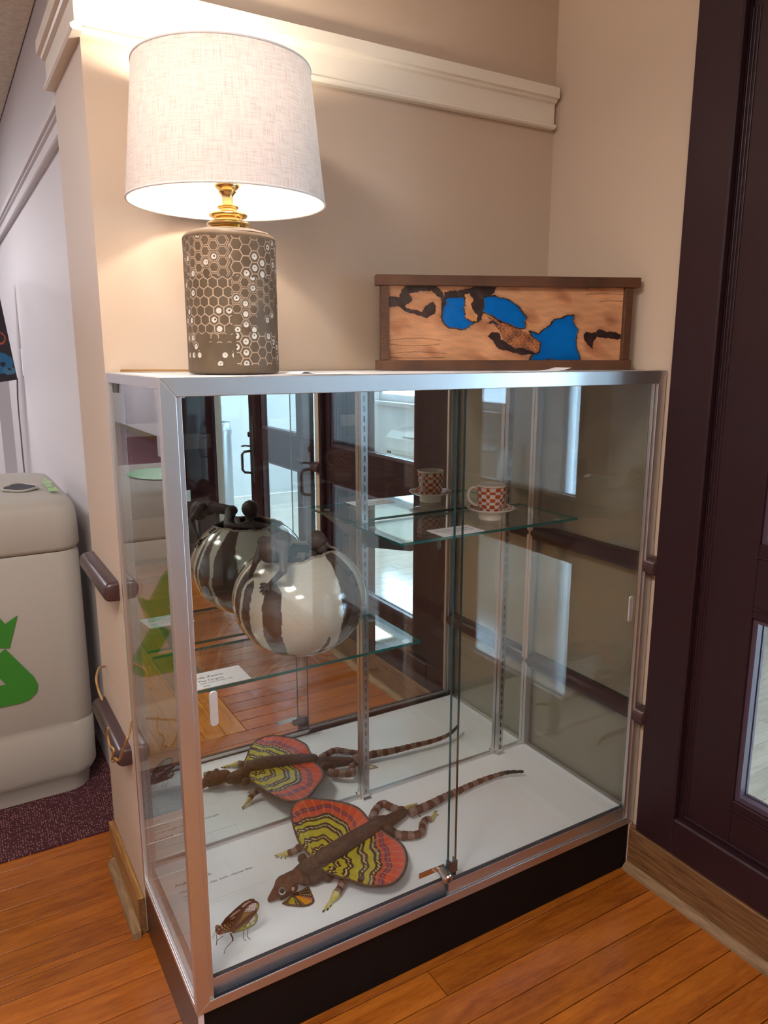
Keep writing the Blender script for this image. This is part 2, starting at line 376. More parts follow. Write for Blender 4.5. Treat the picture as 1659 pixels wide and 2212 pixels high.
# carpet with a woven pile
def carpet_mat():
    m = mat('burgundy_woven_carpet', (.10, .018, .026), .95); nt = m.node_tree; N = nt.nodes; L = nt.links; b = N['Principled BSDF']
    tc = N.new('ShaderNodeTexCoord'); mp = N.new('ShaderNodeMapping'); mp.inputs['Scale'].default_value = (150, 105, 1); mp.inputs['Rotation'].default_value = (0, 0, .05); L.new(tc.outputs['Object'], mp.inputs[0])
    vo = N.new('ShaderNodeTexVoronoi'); vo.inputs['Scale'].default_value = 1; vo.inputs['Randomness'].default_value = .45; L.new(mp.outputs[0], vo.inputs['Vector'])
    cr = N.new('ShaderNodeValToRGB'); e = cr.color_ramp.elements; e[0].position = .12; e[0].color = (.42, .21, .21, 1); e[1].position = .36; e[1].color = (.055, .009, .015, 1)
    nz = N.new('ShaderNodeTexNoise'); nz.inputs['Scale'].default_value = 2.2; L.new(tc.outputs['Object'], nz.inputs[0])
    L.new(vo.outputs['Distance'], cr.inputs[0]); L.new(cr.outputs[0], b.inputs['Base Color'])
    bp = N.new('ShaderNodeBump'); bp.invert = True; bp.inputs['Distance'].default_value = .004; bp.inputs['Strength'].default_value = .8; L.new(vo.outputs['Distance'], bp.inputs['Height']); L.new(bp.outputs[0], b.inputs['Normal'])
    return m
cp = box('carpet', (-2.75, .905, -.008), (.07, 15.0, .004), carpet_mat()); struct(cp)
sf = box('floor_side_room', (1.33, -5.05, -.03), (3.8, 1.6, -.008), MT['black']); struct(sf)
lay(sf, 1.33, 3.8, -5.05, 1.6, 0, MT['pale_floor'], .8, 1.6, .11)
struct(box('door_sill', (XR, -2.62, -.03), (1.33, -1.25, .004), MT['oak_dark']))

# --- ceiling of mineral tiles
ce = MB().box((-2.9, -5.2, CEIL), (3.95, 15.15, CEIL+.05)).build('ceiling', MT['white_wall']); struct(ce)
tm = mat('mineral_ceiling_tile', (.78, .72, .58), .9, bump=.3, bscale=120, var=.10, vscale=55, bdist=.004)
def tile(x, y, w_=.597, h_=.597):
    o = MB().box((x, y, CEIL-.012), (x+w_, y+h_, CEIL+.0), .003).build('ceiling_tile', tm, ce); return o
lamps_xy = NEAR_LIGHTS+HALL_LIGHTS+SIDE_LIGHTS
nt_ = 0
for i in range(5):
    for j in range(16):
        x = -2.93+i*.6+.0; y = .90+j*.6
        if x+.6 > .07: continue
        if any(abs(x+.3-lx) < .5 and abs(y+.3-ly) < .5 for lx, ly in lamps_xy): continue
        tile(max(x, -2.75), y, .597-max(0, -2.75-x)); nt_ += 1
lm = mat('lamp_diffuser', (.9, .9, .9), .4, emis=((1, .93, .86), 1.2))
for i, (x, y) in enumerate(lamps_xy):
    t = empty('ceiling_light', (x, y, CEIL-.04), ['square ceiling light panel over the floor in front of the case', 'square ceiling light panel near the exit door', 'first square ceiling light panel along the carpeted hall', 'second square ceiling light panel along the carpeted hall', 'third square ceiling light panel along the carpeted hall', 'farthest square ceiling light panel along the hall', 'square ceiling light panel in the side room nearer the case', 'square ceiling light panel in the side room by the window'][i], 'ceiling light', 'square ceiling light panels')
    k = MB()
    for a, b in (((-.31, -.31), (.31, -.285)), ((-.31, .285), (.31, .31)), ((-.31, -.285), (-.285, .285)), ((.285, -.285), (.31, .285))):
        k.box((x+a[0], y+a[1], CEIL-.03), (x+b[0], y+b[1], CEIL-.0005))
    k.build('frame', MT['trim'], t); MB().box((x-.284, y-.284, CEIL-.012), (x+.284, y+.284, CEIL-.002)).build('diffuser', lm, t)

# --- picture-rail trim on the back wall, the pillar end and the corridor wall
def trimprof(k, ax, a, b, base, sgn, z0=1.998, h=1.0):
    # profile in (outward, z): lower fascia with a bead, upper lip
    pr = [(0, z0), (.018, z0), (.022, z0+.004), (.022, z0+.010), (.017, z0+.0135), (.014, z0+.016), (.014, z0+.062*h), (.022, z0+.066*h), (.024, z0+.072*h), (.032, z0+.074*h), (.032, z0+.100*h), (0, z0+.100*h)]
    poly = [(base+sgn*q[0], q[1]) for q in pr]
    k.prism(poly, ax, a, b)
k = MB(); trimprof(k, 'x', .0, 1.212, .44, -1); o = k.build('trim_1', MT['trim']); struct(o)
k = MB(); trimprof(k, 'y', .4085, .80, 0.0, -1); o = k.build('trim_2', MT['trim']); struct(o)
k = MB(); trimprof(k, 'y', .80, 3.82, .07, -1, 1.985, .78); o = k.build('trim_3', MT['white_wall']); struct(o)
k = MB(); trimprof(k, 'y', 4.9, 15.0, .07, -1, 1.985, .78); o = k.build('trim_4', MT['white_wall']); struct(o)

# --- baseboards
def quarter(k, ax, a, b, base, sgn, r=.019):
    poly = [(base, 0)]+[(base+sgn*r*math.cos(t), r*math.sin(t)) for t in [i*PI/2/6 for i in range(7)]]
    k.prism(poly, ax, a, b)
k = MB().box((-.016, .437, 0), (-.0002, .80, .098), .002); o = k.build('baseboard_pillar', MT['oak']); struct(o)
k = MB(); quarter(k, 'y', .425, .745, -.016, -1, .02); k.box((-.036, .4240, .0), (-.0165, .4255, .017)); q = k.build('quarter_round', MT['oak_worn'], o)
k = MB().box((-.016, .4365, .0), (-.0004, .4400, .097)); k.build('end_grain', MT['oak_dark'], o)
k = MB().box((XR-.016, -1.04, 0), (XR-.0002, .436, .122), .002); k.box((XR-.012, -1.04, .1215), (XR-.0002, .436, .13), .001); o = k.build('baseboard_right', MT['oak_dark']); struct(o)
k = MB(); quarter(k, 'y', -1.04, .0, XR-.016, -1, .02); k.build('quarter_round', MT['oak_worn'], o)
k = MB().box((-2.75, -2.93, 0), (-.02, -2.915, .1), .002); k; o = k.build('baseboard_front', MT['oak_dark']); struct(o)
k = MB().box((-2.75, -2.9, 0), (-2.735, 15, .1)); o = k.build('baseboard_left', MT['oak_dark']); struct(o)

# --- brown vinyl bumper rails (rounded tubes) on the walls
NT = [4]
def rail(ax, a, b, base, sgn, z, mm, n=12):
    k = MB(); r = .0235
    prof = []
    for i in range(n+1):
        t = -PI/2+PI*i/n; prof.append((.010+.026*max(0, math.cos(t))**.6, r*math.sin(t)))
    prof = [(0, -r)]+prof+[(0, r)]
    L_ = [a, a+.004, a+.012]+[b-.012, b-.004, b]; sc = [.72, .92, 1, 1, .92, .72]
    v = []; m_ = len(prof)
    for t, s_ in zip(L_, sc):
        for (o_, zz) in prof:
            p = [base+sgn*o_*s_, t, z+zz*s_] if ax == 'y' else [t, base+sgn*o_*s_, z+zz*s_]; v.append(p)
    f = [(i*m_+j, i*m_+(j+1) % m_, (i+1)*m_+(j+1) % m_, (i+1)*m_+j) for i in range(5) for j in range(m_)]
    f += [tuple(range(m_)), tuple(5*m_+j for j in range(m_))]
    k.add(v, f); NT[0] += 1; o = autosmooth(k.build('trim_%d' % NT[0], mm), 40); return struct(o)
for z in (.872, .462):
    rail('y', .462, .79, 0.0, -1, z, MT['rail']); rail('y', -.029, .438, XR, -1, z, MT['rail'])
    rail('y', -1.135, -1.055, XR, -1, z+.005, MT['rail'])

# --- glazed screen and doors in the right-hand wall
C_ = MT['casing']
def glazed(name, y0, y1, z0, z1, stiles, rails, kind='structure', bot=.235, xs=(1.228, 1.274), handle=None):
    """sash from y0 (near the case) to y1, with stiles widths and rail heights; every member its own mesh"""
    r = empty(name, ((xs[0]+xs[1])/2, (y0+y1)/2, z0)); r['kind'] = kind
    a, b = xs
    for (p, q) in stiles: MB().box((a, p, z0), (b, q, z1), .002).build('stile', C_, r)
    gy0, gy1 = stiles[0][1], stiles[1][0]
    for (p, q) in rails: MB().box((a+.001, gy0, p), (b-.001, gy1, q), .002).build('crossbar', C_, r)
    xm = (a+b)/2+.008
    for i in range(len(rails)-1):
        lo, hi = rails[i][1], rails[i+1][0]
        MB().box((xm-.003, gy0-.004, lo-.004), (xm+.003, gy1+.004, hi+.004)).build('glass_pane', MT['window_glass'], r)
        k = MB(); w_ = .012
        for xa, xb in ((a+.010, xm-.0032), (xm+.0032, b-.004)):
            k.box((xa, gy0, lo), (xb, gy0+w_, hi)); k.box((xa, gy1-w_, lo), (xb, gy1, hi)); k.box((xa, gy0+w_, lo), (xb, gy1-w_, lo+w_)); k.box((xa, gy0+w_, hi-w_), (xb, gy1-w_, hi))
        k.build('glazing_bead', mat('purple_lit_bead', (.075, .050, .075), .3), r)  # purple light on the bead is put into its colour
    return r
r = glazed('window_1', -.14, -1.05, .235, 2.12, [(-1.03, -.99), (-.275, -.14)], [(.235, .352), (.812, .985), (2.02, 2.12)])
k = MB()
k.box((1.203, -.137, .1302), (1.2245, -.022, 2.4), .004).box((1.203, -1.05, 2.12), (1.2245, -.137, 2.4), .003).box((1.203, -1.035, .1302), (1.2245, -.137, .232), .004).box((1.203, -1.055, .1302), (1.2245, -1.03, 2.4), .003)
k.build('casing', C_, r)
MB().box((1.226, -.139, .1302), (1.329, -.046, 2.26)).box((1.226, -1.039, .1302), (1.329, -.139, .234)).box((1.226, -1.0395, .234), (1.329, -1.0302, 2.26)).box((1.226, -1.03, 2.121), (1.329, -.139, 2.26)).build('jamb', C_, r)
k = MB()   # fine mouldings beside the groove and round the lights
for y in (-.142, -.150, -.158): k.tube([(1.2275, y, .24), (1.2275, y, 2.1)], .0022, 8)
k.tube([(1.2275, -.155, .2385), (1.2275, -1.02, .2385)], .004, 8); k.tube([(1.2265, -.275, .330), (1.2265, -.98, .330)], .0022, 8); k.tube([(1.2265, -.275, .835), (1.2265, -.98, .835)], .0018, 8); k.tube([(1.2265, -.275, .955), (1.2265, -.98, .955)], .0018, 8)
k.build('moulding', C_, r)
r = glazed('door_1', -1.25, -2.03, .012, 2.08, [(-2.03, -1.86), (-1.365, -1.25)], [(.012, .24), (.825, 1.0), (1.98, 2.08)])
k = MB(); k.box((1.203, -1.245, .002), (1.2245, -1.145, 2.15), .003).box((1.203, -2.63, 2.08), (1.2245, -1.245, 2.15), .003).box((1.203, -2.905, .002), (1.2245, -2.63, 2.15), .003); k.build('casing', C_, r)
hg = mat('dark_bronze_handle', (.10, .10, .10), .35, .7)
k = MB(); k.box((1.2205, -2.012, .68), (1.2275, -1.958, 1.06), .003); k.build('handle_plate', hg, r)
k = MB(); k.tube([(1.222, -1.985, .73), (1.18, -1.995, .735), (1.168, -2.0, .75), (1.168, -2.0, .84), (1.18, -1.995, .855), (1.222, -1.985, .86)], .0075, 10); k.tube([(1.222, -1.985, .885), (1.19, -2.0, .89), (1.175, -2.02, .885)], .005, 8); k.build('pull_handle', hg, r, smooth=True)
k = MB(); k.tube([(1.221, -1.985, .955), (1.205, -1.985, .955)], .016, 16); k.build('lock_cylinder', MT['chrome'], r)
# narrow dark panel added behind the screen to darken part of its glass
k = MB().box((1.335, -1.13, 0), (1.52, -1.075, 2.1), .003); k.box((1.36, -1.074, .25), (1.50, -1.068, .85), .002); k.box((1.36, -1.074, 1.02), (1.50, -1.068, 1.95), .002); o = k.build('trim_%d' % (NT[0]+1), C_); struct(o)
# exit door in the front wall, seen only in the mirror
r = empty('door_2', (.6, -2.92, 0)); r['kind'] = 'structure'
k = MB().box((1.10, -2.93, 0), (1.224, -2.905, 2.2), .003).box((.06, -2.93, 2.1), (1.10, -2.905, 2.2), .003).box((-.01, -2.93, 0), (.07, -2.905, 2.2), .003); k.build('casing', C_, r)
MB().box((.075, -2.93, .015), (1.095, -2.91, 2.095), .002).build('door_leaf', C_, r)
MB().box((.08, -2.911, .05), (1.05, -2.905, .33), .001).build('kick_plate', mat('satin_steel', (.55, .56, .56), .35, .9), r)
MB().box((.12, -2.905, .885), (1.0, -2.84, .965), .006).build('panic_bar', mat('silver_bar', (.66, .70, .70), .3, .6), r)
for z in (1.12, .42): MB().box((1.075, -2.9085, z), (1.115, -2.902, z+.08), .001).build('hinge', MT['chrome'], r)
# window of the side room, brick wall outside
wf = mat('white_window_frame', (.75, .76, .78), .35); sm2 = mat('grey_sill', (.50, .48, .46), .5)
for nm, a, b in (('window_2', -4.95, -3.65), ('window_3', -3.0, -1.7)):
    r = empty(nm, (3.86, (a+b)/2, .93)); r['kind'] = 'structure'
    zb = .93 if nm == 'window_2' else .0
    k = MB().box((3.82, a, zb), (3.88, a+.05, 2.1)).box((3.82, b-.05, zb), (3.88, b, 2.1)).box((3.82, a+.05, zb), (3.88, b-.05, zb+.07)).box((3.82, a+.05, 2.04), (3.88, b-.05, 2.1)).box((3.83, a+.05, 1.5), (3.87, b-.05, 1.53)); k.build('window_frame', wf, r)
    MB().box((3.848, a+.05, zb+.07), (3.852, b-.05, 2.04)).build('glass_pane', MT['window_glass'], r)
    if zb: MB().box((3.70, a-.05, .885), (3.82, b+.05, .93), .004).build('window_sill', sm2, r)
def brick_mat():
    m = mat('painted_outdoor_brick', (.6, .6, .6), .8); nt = m.node_tree; N = nt.nodes; L = nt.links; b = N['Principled BSDF']
    tc = N.new('ShaderNodeTexCoord'); sp = N.new('ShaderNodeSeparateXYZ'); cb = N.new('ShaderNodeCombineXYZ'); L.new(tc.outputs['Object'], sp.inputs[0]); L.new(sp.outputs['Y'], cb.inputs[0]); L.new(sp.outputs['Z'], cb.inputs[1])
    br = N.new('ShaderNodeTexBrick'); br.inputs['Scale'].default_value = 4.4; br.inputs['Color1'].default_value = (.62, .66, .66, 1); br.inputs['Color2'].default_value = (.50, .55, .56, 1); br.inputs['Mortar'].default_value = (.33, .36, .37, 1); L.new(cb.outputs[0], br.inputs['Vector']); L.new(br.outputs['Color'], b.inputs['Base Color'])
    return m
bw = struct(MB().box((6.6, -9, -.5), (6.9, 2, 3.4)).build('wall_outside', brick_mat()))

# --- things in the side room
r = empty('air_conditioner', (3.65, -3.85, .16), 'off-white through-wall air conditioner with slatted front under the window', 'air conditioner')
acm = mat('off_white_enamel', (.62, .61, .57), .4)
prof = [(3.798, .18), (3.50, .18), (3.50, .50), (3.53, .60), (3.60, .665), (3.798, .69)]
MB().prism([(x, z) for x, z in prof], 'y', -4.35, -3.40).build('housing', acm, r)
MB().box((3.53, -4.33, .02), (3.79, -3.42, .18)).build('plinth', acm, r)
for i in range(14): MB().box((3.488, -4.12, .23+i*.018), (3.4995, -3.43, .239+i*.018)).build('slat', acm, r)
MB().box((3.492, -4.26, .455), (3.4995, -4.19, .475)).build('badge', MT['ink'], r)
MB().prism([(3.545, .628), (3.606, .675), (3.70, .689), (3.70, .693), (3.604, .679), (3.543, .632)], 'y', -4.05, -3.5).build('control_flap', acm, r)
o = MB().box((3.73, -4.10, .93), (3.79, -3.98, .938), .002).build('phone', MT['ink']); tag(o, 'small black phone lying on the grey window sill', 'phone')
r = empty('recycling_can', (1.86, -4.54, 0), 'tall silver cylindrical recycling can with black arrows symbol in side room', 'trash can')
sv = mat('silver_can_metal', (.42, .42, .46), .35, .7)
k = MB().lathe([(.118, 0), (.122, .006), (.122, .70), (.118, .705)], (1.86, -4.54, 0), 40); autosmooth(k.build('can_body', sv, r))
k = MB().lathe([(.128, .70), (.128, .735), (.122, .74), (.118, .80), (.112, .808), (.07, .808), (.07, .78)], (1.86, -4.54, 0), 40, False); autosmooth(k.build('can_lid', sv, r))
MB().lathe([(.0, .78), (.07, .78)], (1.86, -4.54, 0), 32, False).build('opening', MT['ink'], r)

# --- recycling symbol arrows, shared by can and bin
ARW = [(.50, .16), (.84, -.36), (.88, -.48), (.86, -.60), (.76, -.70), (.62, -.73), (.20, -.73), (.20, -.93), (-.14, -.56), (.20, -.19), (.20, -.39), (.46, -.39), (.22, -.02)]
def arrows(k, mp, s=1.0, th=None):
    for q in range(3):
        a = q*2*PI/3; P = [(x*math.cos(a)-y*math.sin(a), x*math.sin(a)+y*math.cos(a)) for x, y in ARW]
        b = bmesh.new(); vs = [b.verts.new((x, y, 0)) for x, y in P]; b.faces.new(vs)
        bmesh.ops.triangulate(b, faces=b.faces); bmesh.ops.subdivide_edges(b, edges=b.edges, cuts=3, use_grid_fill=True); bmesh.ops.triangulate(b, faces=b.faces)
        bmesh.ops.recalc_face_normals(b, faces=b.faces); b.verts.index_update()
        n0 = [v.co.copy() for v in b.verts]
        k.add([mp(c.x*s, c.y*s) for c in n0], [[v.index for v in f.verts] for f in b.faces]); b.free()
k = MB()
def canmap(u, v):
    a = 2.05-u/.1228; return (1.86+.1228*math.cos(a), -4.54+.1228*math.sin(a), .56+v)
arrows(k, canmap, .042); k.build('arrows_symbol', MT['ink'], r)

# --- beige recycling bin on the carpet
def rrect(cx, cy, hx, hy, r, z, n=8):
    P = []
    for (sx, sy, a0) in ((1, 1, 0), (-1, 1, PI/2), (-1, -1, PI), (1, -1, 3*PI/2)):
        for i in range(n+1):
            a = a0+i*PI/2/n; P.append((cx+sx*(hx-r)+r*math.cos(a), cy+sy*(hy-r)+r*math.sin(a), z))
    return P
def loft(k, secs, cap0=True, cap1=True):
    n = len(secs[0]); v = [p for s_ in secs for p in s_]
    f = [(i*n+j, i*n+(j+1) % n, (i+1)*n+(j+1) % n, (i+1)*n+j) for i in range(len(secs)-1) for j in range(n)]
    if cap0: f.append(tuple(range(n))[::-1])
    if cap1: f.append(tuple((len(secs)-1)*n+j for j in range(n)))
    k.add(v, f); return k
BX, BY = -.36, 1.49
r = empty('recycling_bin', (BX, BY, .004), 'large beige plastic recycling bin with green arrows symbol on the burgundy carpet', 'recycling bin')
bm_ = mat('beige_moulded_plastic', (.385, .365, .325), .55, bump=.12, bscale=700, bdist=.001)
k = MB(); loft(k, [rrect(BX, BY, .360, .310, .07, .006), rrect(BX, BY, .366, .316, .07, .055), rrect(BX, BY, .374, .324, .07, .065), rrect(BX, BY, .384, .335, .07, .09), rrect(BX, BY, .386, .337, .07, .24), rrect(BX, BY, .380, .331, .07, .252), rrect(BX, BY, .384, .335, .07, .262), rrect(BX, BY, .384, .335, .07, .80), rrect(BX, BY, .378, .329, .07, .812)])
autosmooth(k.build('bin_body', bm_, r), 50)
k = MB(); loft(k, [rrect(BX, BY, .380, .331, .07, .815), rrect(BX, BY, .388, .338, .07, .828), rrect(BX, BY, .387, .337, .07, .90), rrect(BX, BY, .384, .334, .07, .938), rrect(BX, BY, .376, .326, .07, .957), rrect(BX, BY, .362, .310, .07, .970), rrect(BX, BY, .335, .285, .07, .977), rrect(BX, BY, .28, .23, .08, .983), rrect(BX, BY, .15, .12, .06, .986)])
autosmooth(k.build('bin_lid', bm_, r), 60)
def lidz(y):   # front slope of the lid
    return np.interp(y, [1.168, 1.182, 1.205, 1.26, 1.37], [.955, .969, .977, .983, .986])
def patch(k, poly, off=.002):
    k.add([(x, y, float(lidz(y))+off) for x, y in poly], [tuple(range(len(poly)))])
hx = -.115
k = MB(); 
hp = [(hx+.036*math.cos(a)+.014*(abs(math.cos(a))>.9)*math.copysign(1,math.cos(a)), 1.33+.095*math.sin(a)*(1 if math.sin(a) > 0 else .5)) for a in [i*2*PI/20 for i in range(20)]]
patch(k, hp, .0045); k.build('opening', MT['ink'], r)  # flat black patch on the lid, drawn for the darkness inside the hole
k = MB(); k.tube([(x, y, float(lidz(y))+.004) for x, y in hp+[hp[0]]], .004, 8); k.build('opening_rim', bm_, r, smooth=True)
k = MB()
for i in range(4):
    for j in range(4):
        y0 = 1.25+i*.07+.001; x0 = -.040+j*.0065
        if random.random() < .85: patch(k, [(x0, y0), (x0+.0055, y0), (x0+.0055, y0+.06), (x0, y0+.06)], .0022)
k.build('label_lettering', mat('pale_green_label', (.30, .52, .22), .6), r)
k = MB(); sc_ = [(-.34+.12*math.cos(a), 1.42+.14*math.sin(a)) for a in [i*2*PI/24 for i in range(24)]]
patch(k, sc_, .003); k.build('green_scoop', mat('green_translucent_plastic', (.05, .55, .12), .25), r)
grn = mat('green_vinyl', (.030, .21, .020), .5)
k = MB(); arrows(k, lambda u, v: (-.315+u, 1.49-.335-.0045-.004*(1 if .5+v < .5 else 1)*0, .505+v), .205); k.build('arrows_symbol', grn, r)

# --- painted panel, label and cable on the corridor wall
def pp(px, py, y): return pt(px, py, 'y', y)
y0 = 2.88
r = empty('painted_panel', tuple(pp(20, 822, y0)), 'dark painted panel with blue and orange shapes hung out from the corridor wall', 'artwork')
A_, B_ = pp(38, 820, y0), pp(-1, 640, y0); A2 = pp(4, 825, y0); wv = (A2-A_)/np.linalg.norm(A2-A_); wd = .55
nU, nV = 110, 110
U_, V_ = np.meshgrid(np.linspace(0, 1, nU), np.linspace(0, 1.25, nV), indexing='ij')
P = A_[None, None]+U_[..., None]*wd*wv+V_[..., None]*(B_-A_)*1.0
c = np.tile(srgb(38, 30, 38), (nU, nV, 1)).astype(float)
def ell(cu, cv, ru, rv, wob=0): return ((U_-cu)/ru)**2+((V_-cv)/rv)**2+wob*vnoise(P, 60)
c[ell(.09, .22, .085, .12, .3) < 1] = srgb(32, 92, 132); c[ell(.05, .12, .05, .05, .3) < 1] = srgb(60, 105, 135)
c[(ell(.09, .21, .02, .03, .5) < 1)] = srgb(26, 28, 50); c[(ell(.045, .14, .012, .02, .5) < 1)] = srgb(26, 28, 50)
e = ell(.07, .52, .045, .075, .15); c[(e < 1) & (e > .6)] = srgb(168, 78, 48)
c[ell(.16, .75, .1, .06, .3) < 1] = srgb(40, 85, 125); e = ell(.14, .93, .10, .10, .2); c[(e < 1) & (e > .5)] = srgb(170, 70, 40)
me = grid(P, c); obj('painted_face', me, mat('art_paint', (1, 1, 1), .5, paint=True, spec=.3), r)
k = MB(); dd = np.array([0, .03, 0]); q = [A_, A_+wd*wv, A_+wd*wv+1.25*(B_-A_), A_+1.25*(B_-A_)]; q = [p_+np.array([0, .001, 0]) for p_ in q]
k.add([*q, *[p_+dd for p_ in q]], [(0, 1, 2, 3), (7, 6, 5, 4), (0, 4, 5, 1), (1, 5, 6, 2), (2, 6, 7, 3), (3, 7, 4, 0)]); k.build('panel_board', mat('dark_board', (.02, .018, .03), .5), r)
a = pt(38, 786, 'x', .0695); k = MB().box((.066, a[1]-.30, 1.30), (.0698, a[1]-.12, 1.43)); o = k.build('wall_label', MT['sheet']); tag(o, 'small white label on the corridor wall beside the painted panel', 'label')
k = MB(); k.tube([tuple(pt(x, y, 'x', .066)) for x, y in ((37, 818), (38, 860), (41, 900), (45, 940), (48, 975), (52, 1015))]+[(.066, 3.3, .3)], .0035, 8); o = k.build('hanging_cable', mat('grey_cable', (.16, .15, .17), .5)); tag(o, 'thin dark cable hanging down the corridor wall below the painted panel', 'cable')

# ================================================================ the display case
W, D, H, B0, MY, DK = 1.22, .436, 1.361, .137, .432, .176
case = empty('display_case', (W/2, D/2, 0), 'tall aluminium framed glass display case with mirrored back and black base', 'display case')
AL = MT['alu']
def bev(k, name, m, parent, w_=.0012, seg=2):
    o = k.build(name, m, parent); b = o.modifiers.new('bevel', 'BEVEL'); b.width = w_; b.segments = seg; b.limit_method = 'ANGLE'; return o
# front frame, mitred
pw, th_, tk = .027, .032, .018
k = MB().prism([(0, H), (pw, H-th_), (W-pw, H-th_), (W, H)], 'y', 0, tk); bev(k, 'top_rail', AL, case)
for s_ in (0, 1):
    f = (lambda x: x) if s_ == 0 else (lambda x: W-x)
    k = MB().prism([(f(0), B0), (f(0), H), (f(pw), H-th_), (f(pw), B0+.022)], 'y', 0, tk); bev(k, 'front_post', AL, case)
# bottom rail: outer lip, two tracks, inner ledge
k = MB().prism([(0, B0), (W, B0), (W-pw, B0+.022), (pw, B0+.022)], 'y', 0, .0028)
bev(k, 'bottom_rail', AL, case, .0006)
k = MB().box((pw-.005, .0028, B0), (W-pw+.005, .034, B0+.004)).box((pw, .0145, B0+.004), (W-pw, .0157, B0+.019)).box((pw, .0285, B0+.004), (W-pw, .0312, DK+.0012))
k.build('door_track', mat('blue_grey_anodised', (.20, .21, .27), .35, .9), case)
# side and back members
for s_ in (0, 1):
    f = (lambda a, b: (a, b)) if s_ == 0 else (lambda a, b: (W-b, W-a))
    xa, xb = f(0, .012)
    bev(MB().box((xa, tk+.0003, H-.020), (xb, D, H)), 'side_rail', AL, case, .0008)
    bev(MB().box((xa, tk+.0003, B0), (xb, D, B0+.012)), 'side_rail', AL, case, .0008)
    xa2, xb2 = f(.0015, .022); bev(MB().box((xa2, .030, B0+.012), (xb2, D-.008, B0+.020)), 'side_ledge', AL, case, .0008)
    xa2, xb2 = f(.010, .024); bev(MB().box((xa2, .030, B0+.020), (xb2, D-.006, DK+.004)), 'side_ledge', AL, case, .0008)
    bev(MB().box((xa, D-.014, B0+.012), (xb, D, H-.020)), 'back_post', AL, case, .0008)
    xa3, xb3 = f(.012, .030); bev(MB().box((xa3, D-.016, DK), (xb3, D-.0045, H-.02)), 'back_channel', AL, case, .001)
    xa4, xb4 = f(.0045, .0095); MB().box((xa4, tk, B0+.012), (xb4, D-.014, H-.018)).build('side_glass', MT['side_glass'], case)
    xa5, xb5 = f(.011, .0125); MB().box((xa5, .030, B0+.02), (xb5, .034, H-.02)).build('gasket', MT['ink'], case)
    xa6, xb6 = f(.0275, .036); bev(MB().box((xa6, .0035, B0+.02), (xb6, .0135, H-th_)), 'door_jamb', AL, case, .0006)
bev(MB().box((.012, D-.012, H-.02), (W-.012, D, H)), 'back_rail', AL, case, .0008)
bev(MB().box((.030, D-.0105, DK), (W-.030, D-.0043, DK+.009)), 'mirror_track', AL, case, .0008)
MB().box((.012, .018, H-.008), (W-.012, D-.012, H-.0015)).build('top_panel', MT['deck'], case)
MB().box((.024, .030, DK-.012), (W-.024, D-.004, DK)).build('deck', MT['deck'], case)
MB().box((.012, MY, DK+.0015), (W-.012, MY+.003, H-.012)).build('mirror_back', MT['mirror'], case)
# base box
MB().box((.012, .006, .001), (W-.012, .020, B0)).build('kick_board', MT['black'], case)
for s_ in (0, 1):
    x = 0.0015 if s_ == 0 else W-.0135
    MB().box((x, .003, .001), (x+.012, D-.004, B0)).build('base_side', MT['brown_lam'], case)
    MB().box((x+.0003, .0015, .001), (x+.0117, .0031, B0)).build('edging', MT['edge'], case)
# sliding glass doors with bottom shoes and finger pulls
def door(x0, x1, yc, px_, pz):
    o = MB().box((x0, yc-.003, B0+.024), (x1, yc+.003, H-th_+.004)).build('sliding_door', MT['glass'], case)
    x = x1 if x1 < W*.7 else x0
    MB().box((x-.0006, yc-.0031, B0+.03), (x+.0006, yc+.0031, H-th_)).build('polished_edge', MT['door_edge'], o)
    k = MB().box((x0, yc-.0048, B0+.006), (x1, yc+.0048, B0+.054)); b = bev(k, 'bottom_shoe', AL, o, .001)
    MB().box((x0, yc-.0042, B0+.054), (x1, yc+.0042, B0+.0556)).build('seal', MT['ink'], o)
    ring = lambda s_, y: [(px_+s_*a, y, pz+s_*.0+c) for a, c in pill(.0065*s_, .034*s_)]
    k = MB(); n = 24
    k.add([(px_+a, yc-.0055, pz+c) for a, c in pill(.0068, .0335)]+[(px_+a, yc-.0032, pz+c) for a, c in pill(.0080, .0350)], [tuple(range(n)), *[(i, (i+1) % n, n+(i+1) % n, n+i) for i in range(n)]])
    k.build('finger_pull', MT['pull'], o, smooth=False)
    return o
def pill(w_, h_, n=24):
    P = []
    for i in range(n):
        a = 2*PI*i/n; s_ = 1 if math.sin(a) >= 0 else -1
        P.append((w_*math.copysign(abs(math.cos(a))**.7, math.cos(a)), (h_-w_)*s_+w_*math.sin(a)))
    return P
MT['pad'] = mat('clear_rubber_pad', (.55, .58, .56), .3)
MT['pull'] = mat('frosted_pull', (.52, .50, .50), .45, .3)
door(.030, .631, .0222, .069, .7595)
door(.600, W-.030, .0088, 1.156, .763)
# slotted standards standing against the mirror
def standard(x):
    hw = .0095; y0, y1 = .4165, .4305; z0, z1 = DK+.004, H-.024; pit = .0254
    k = MB().box((x-hw, y0, z0), (x-hw+.0012, y1, z1)).box((x+hw-.0012, y0, z0), (x+hw, y1, z1))
    k.box((x-hw+.0012, y0, z0), (x-.0022, y0+.0012, z1)).box((x+.0022, y0, z0), (x+hw-.0012, y0+.0012, z1))
    z = z0
    while z < z1-pit: k.box((x-.0022, y0, z), (x+.0022, y0+.0012, z+pit*.42)); z += pit
    k.build('shelf_standard', MT['nickel'], case)
    MB().box((x-.014, .408, DK), (x+.014, .4305, DK+.0035)).box((x-.0105, .4145, DK+.0035), (x+.0105, .4162, DK+.016)).build('foot_clip', MT['chrome'], case)
    for sx in (-.018, .018): MB().tube([(x+sx, .424, DK), (x+sx, .424, DK+.006)], .0035, 10).build('foot_screw', MT['chrome'], case)
for x in (.13, .611, 1.09): standard(x)
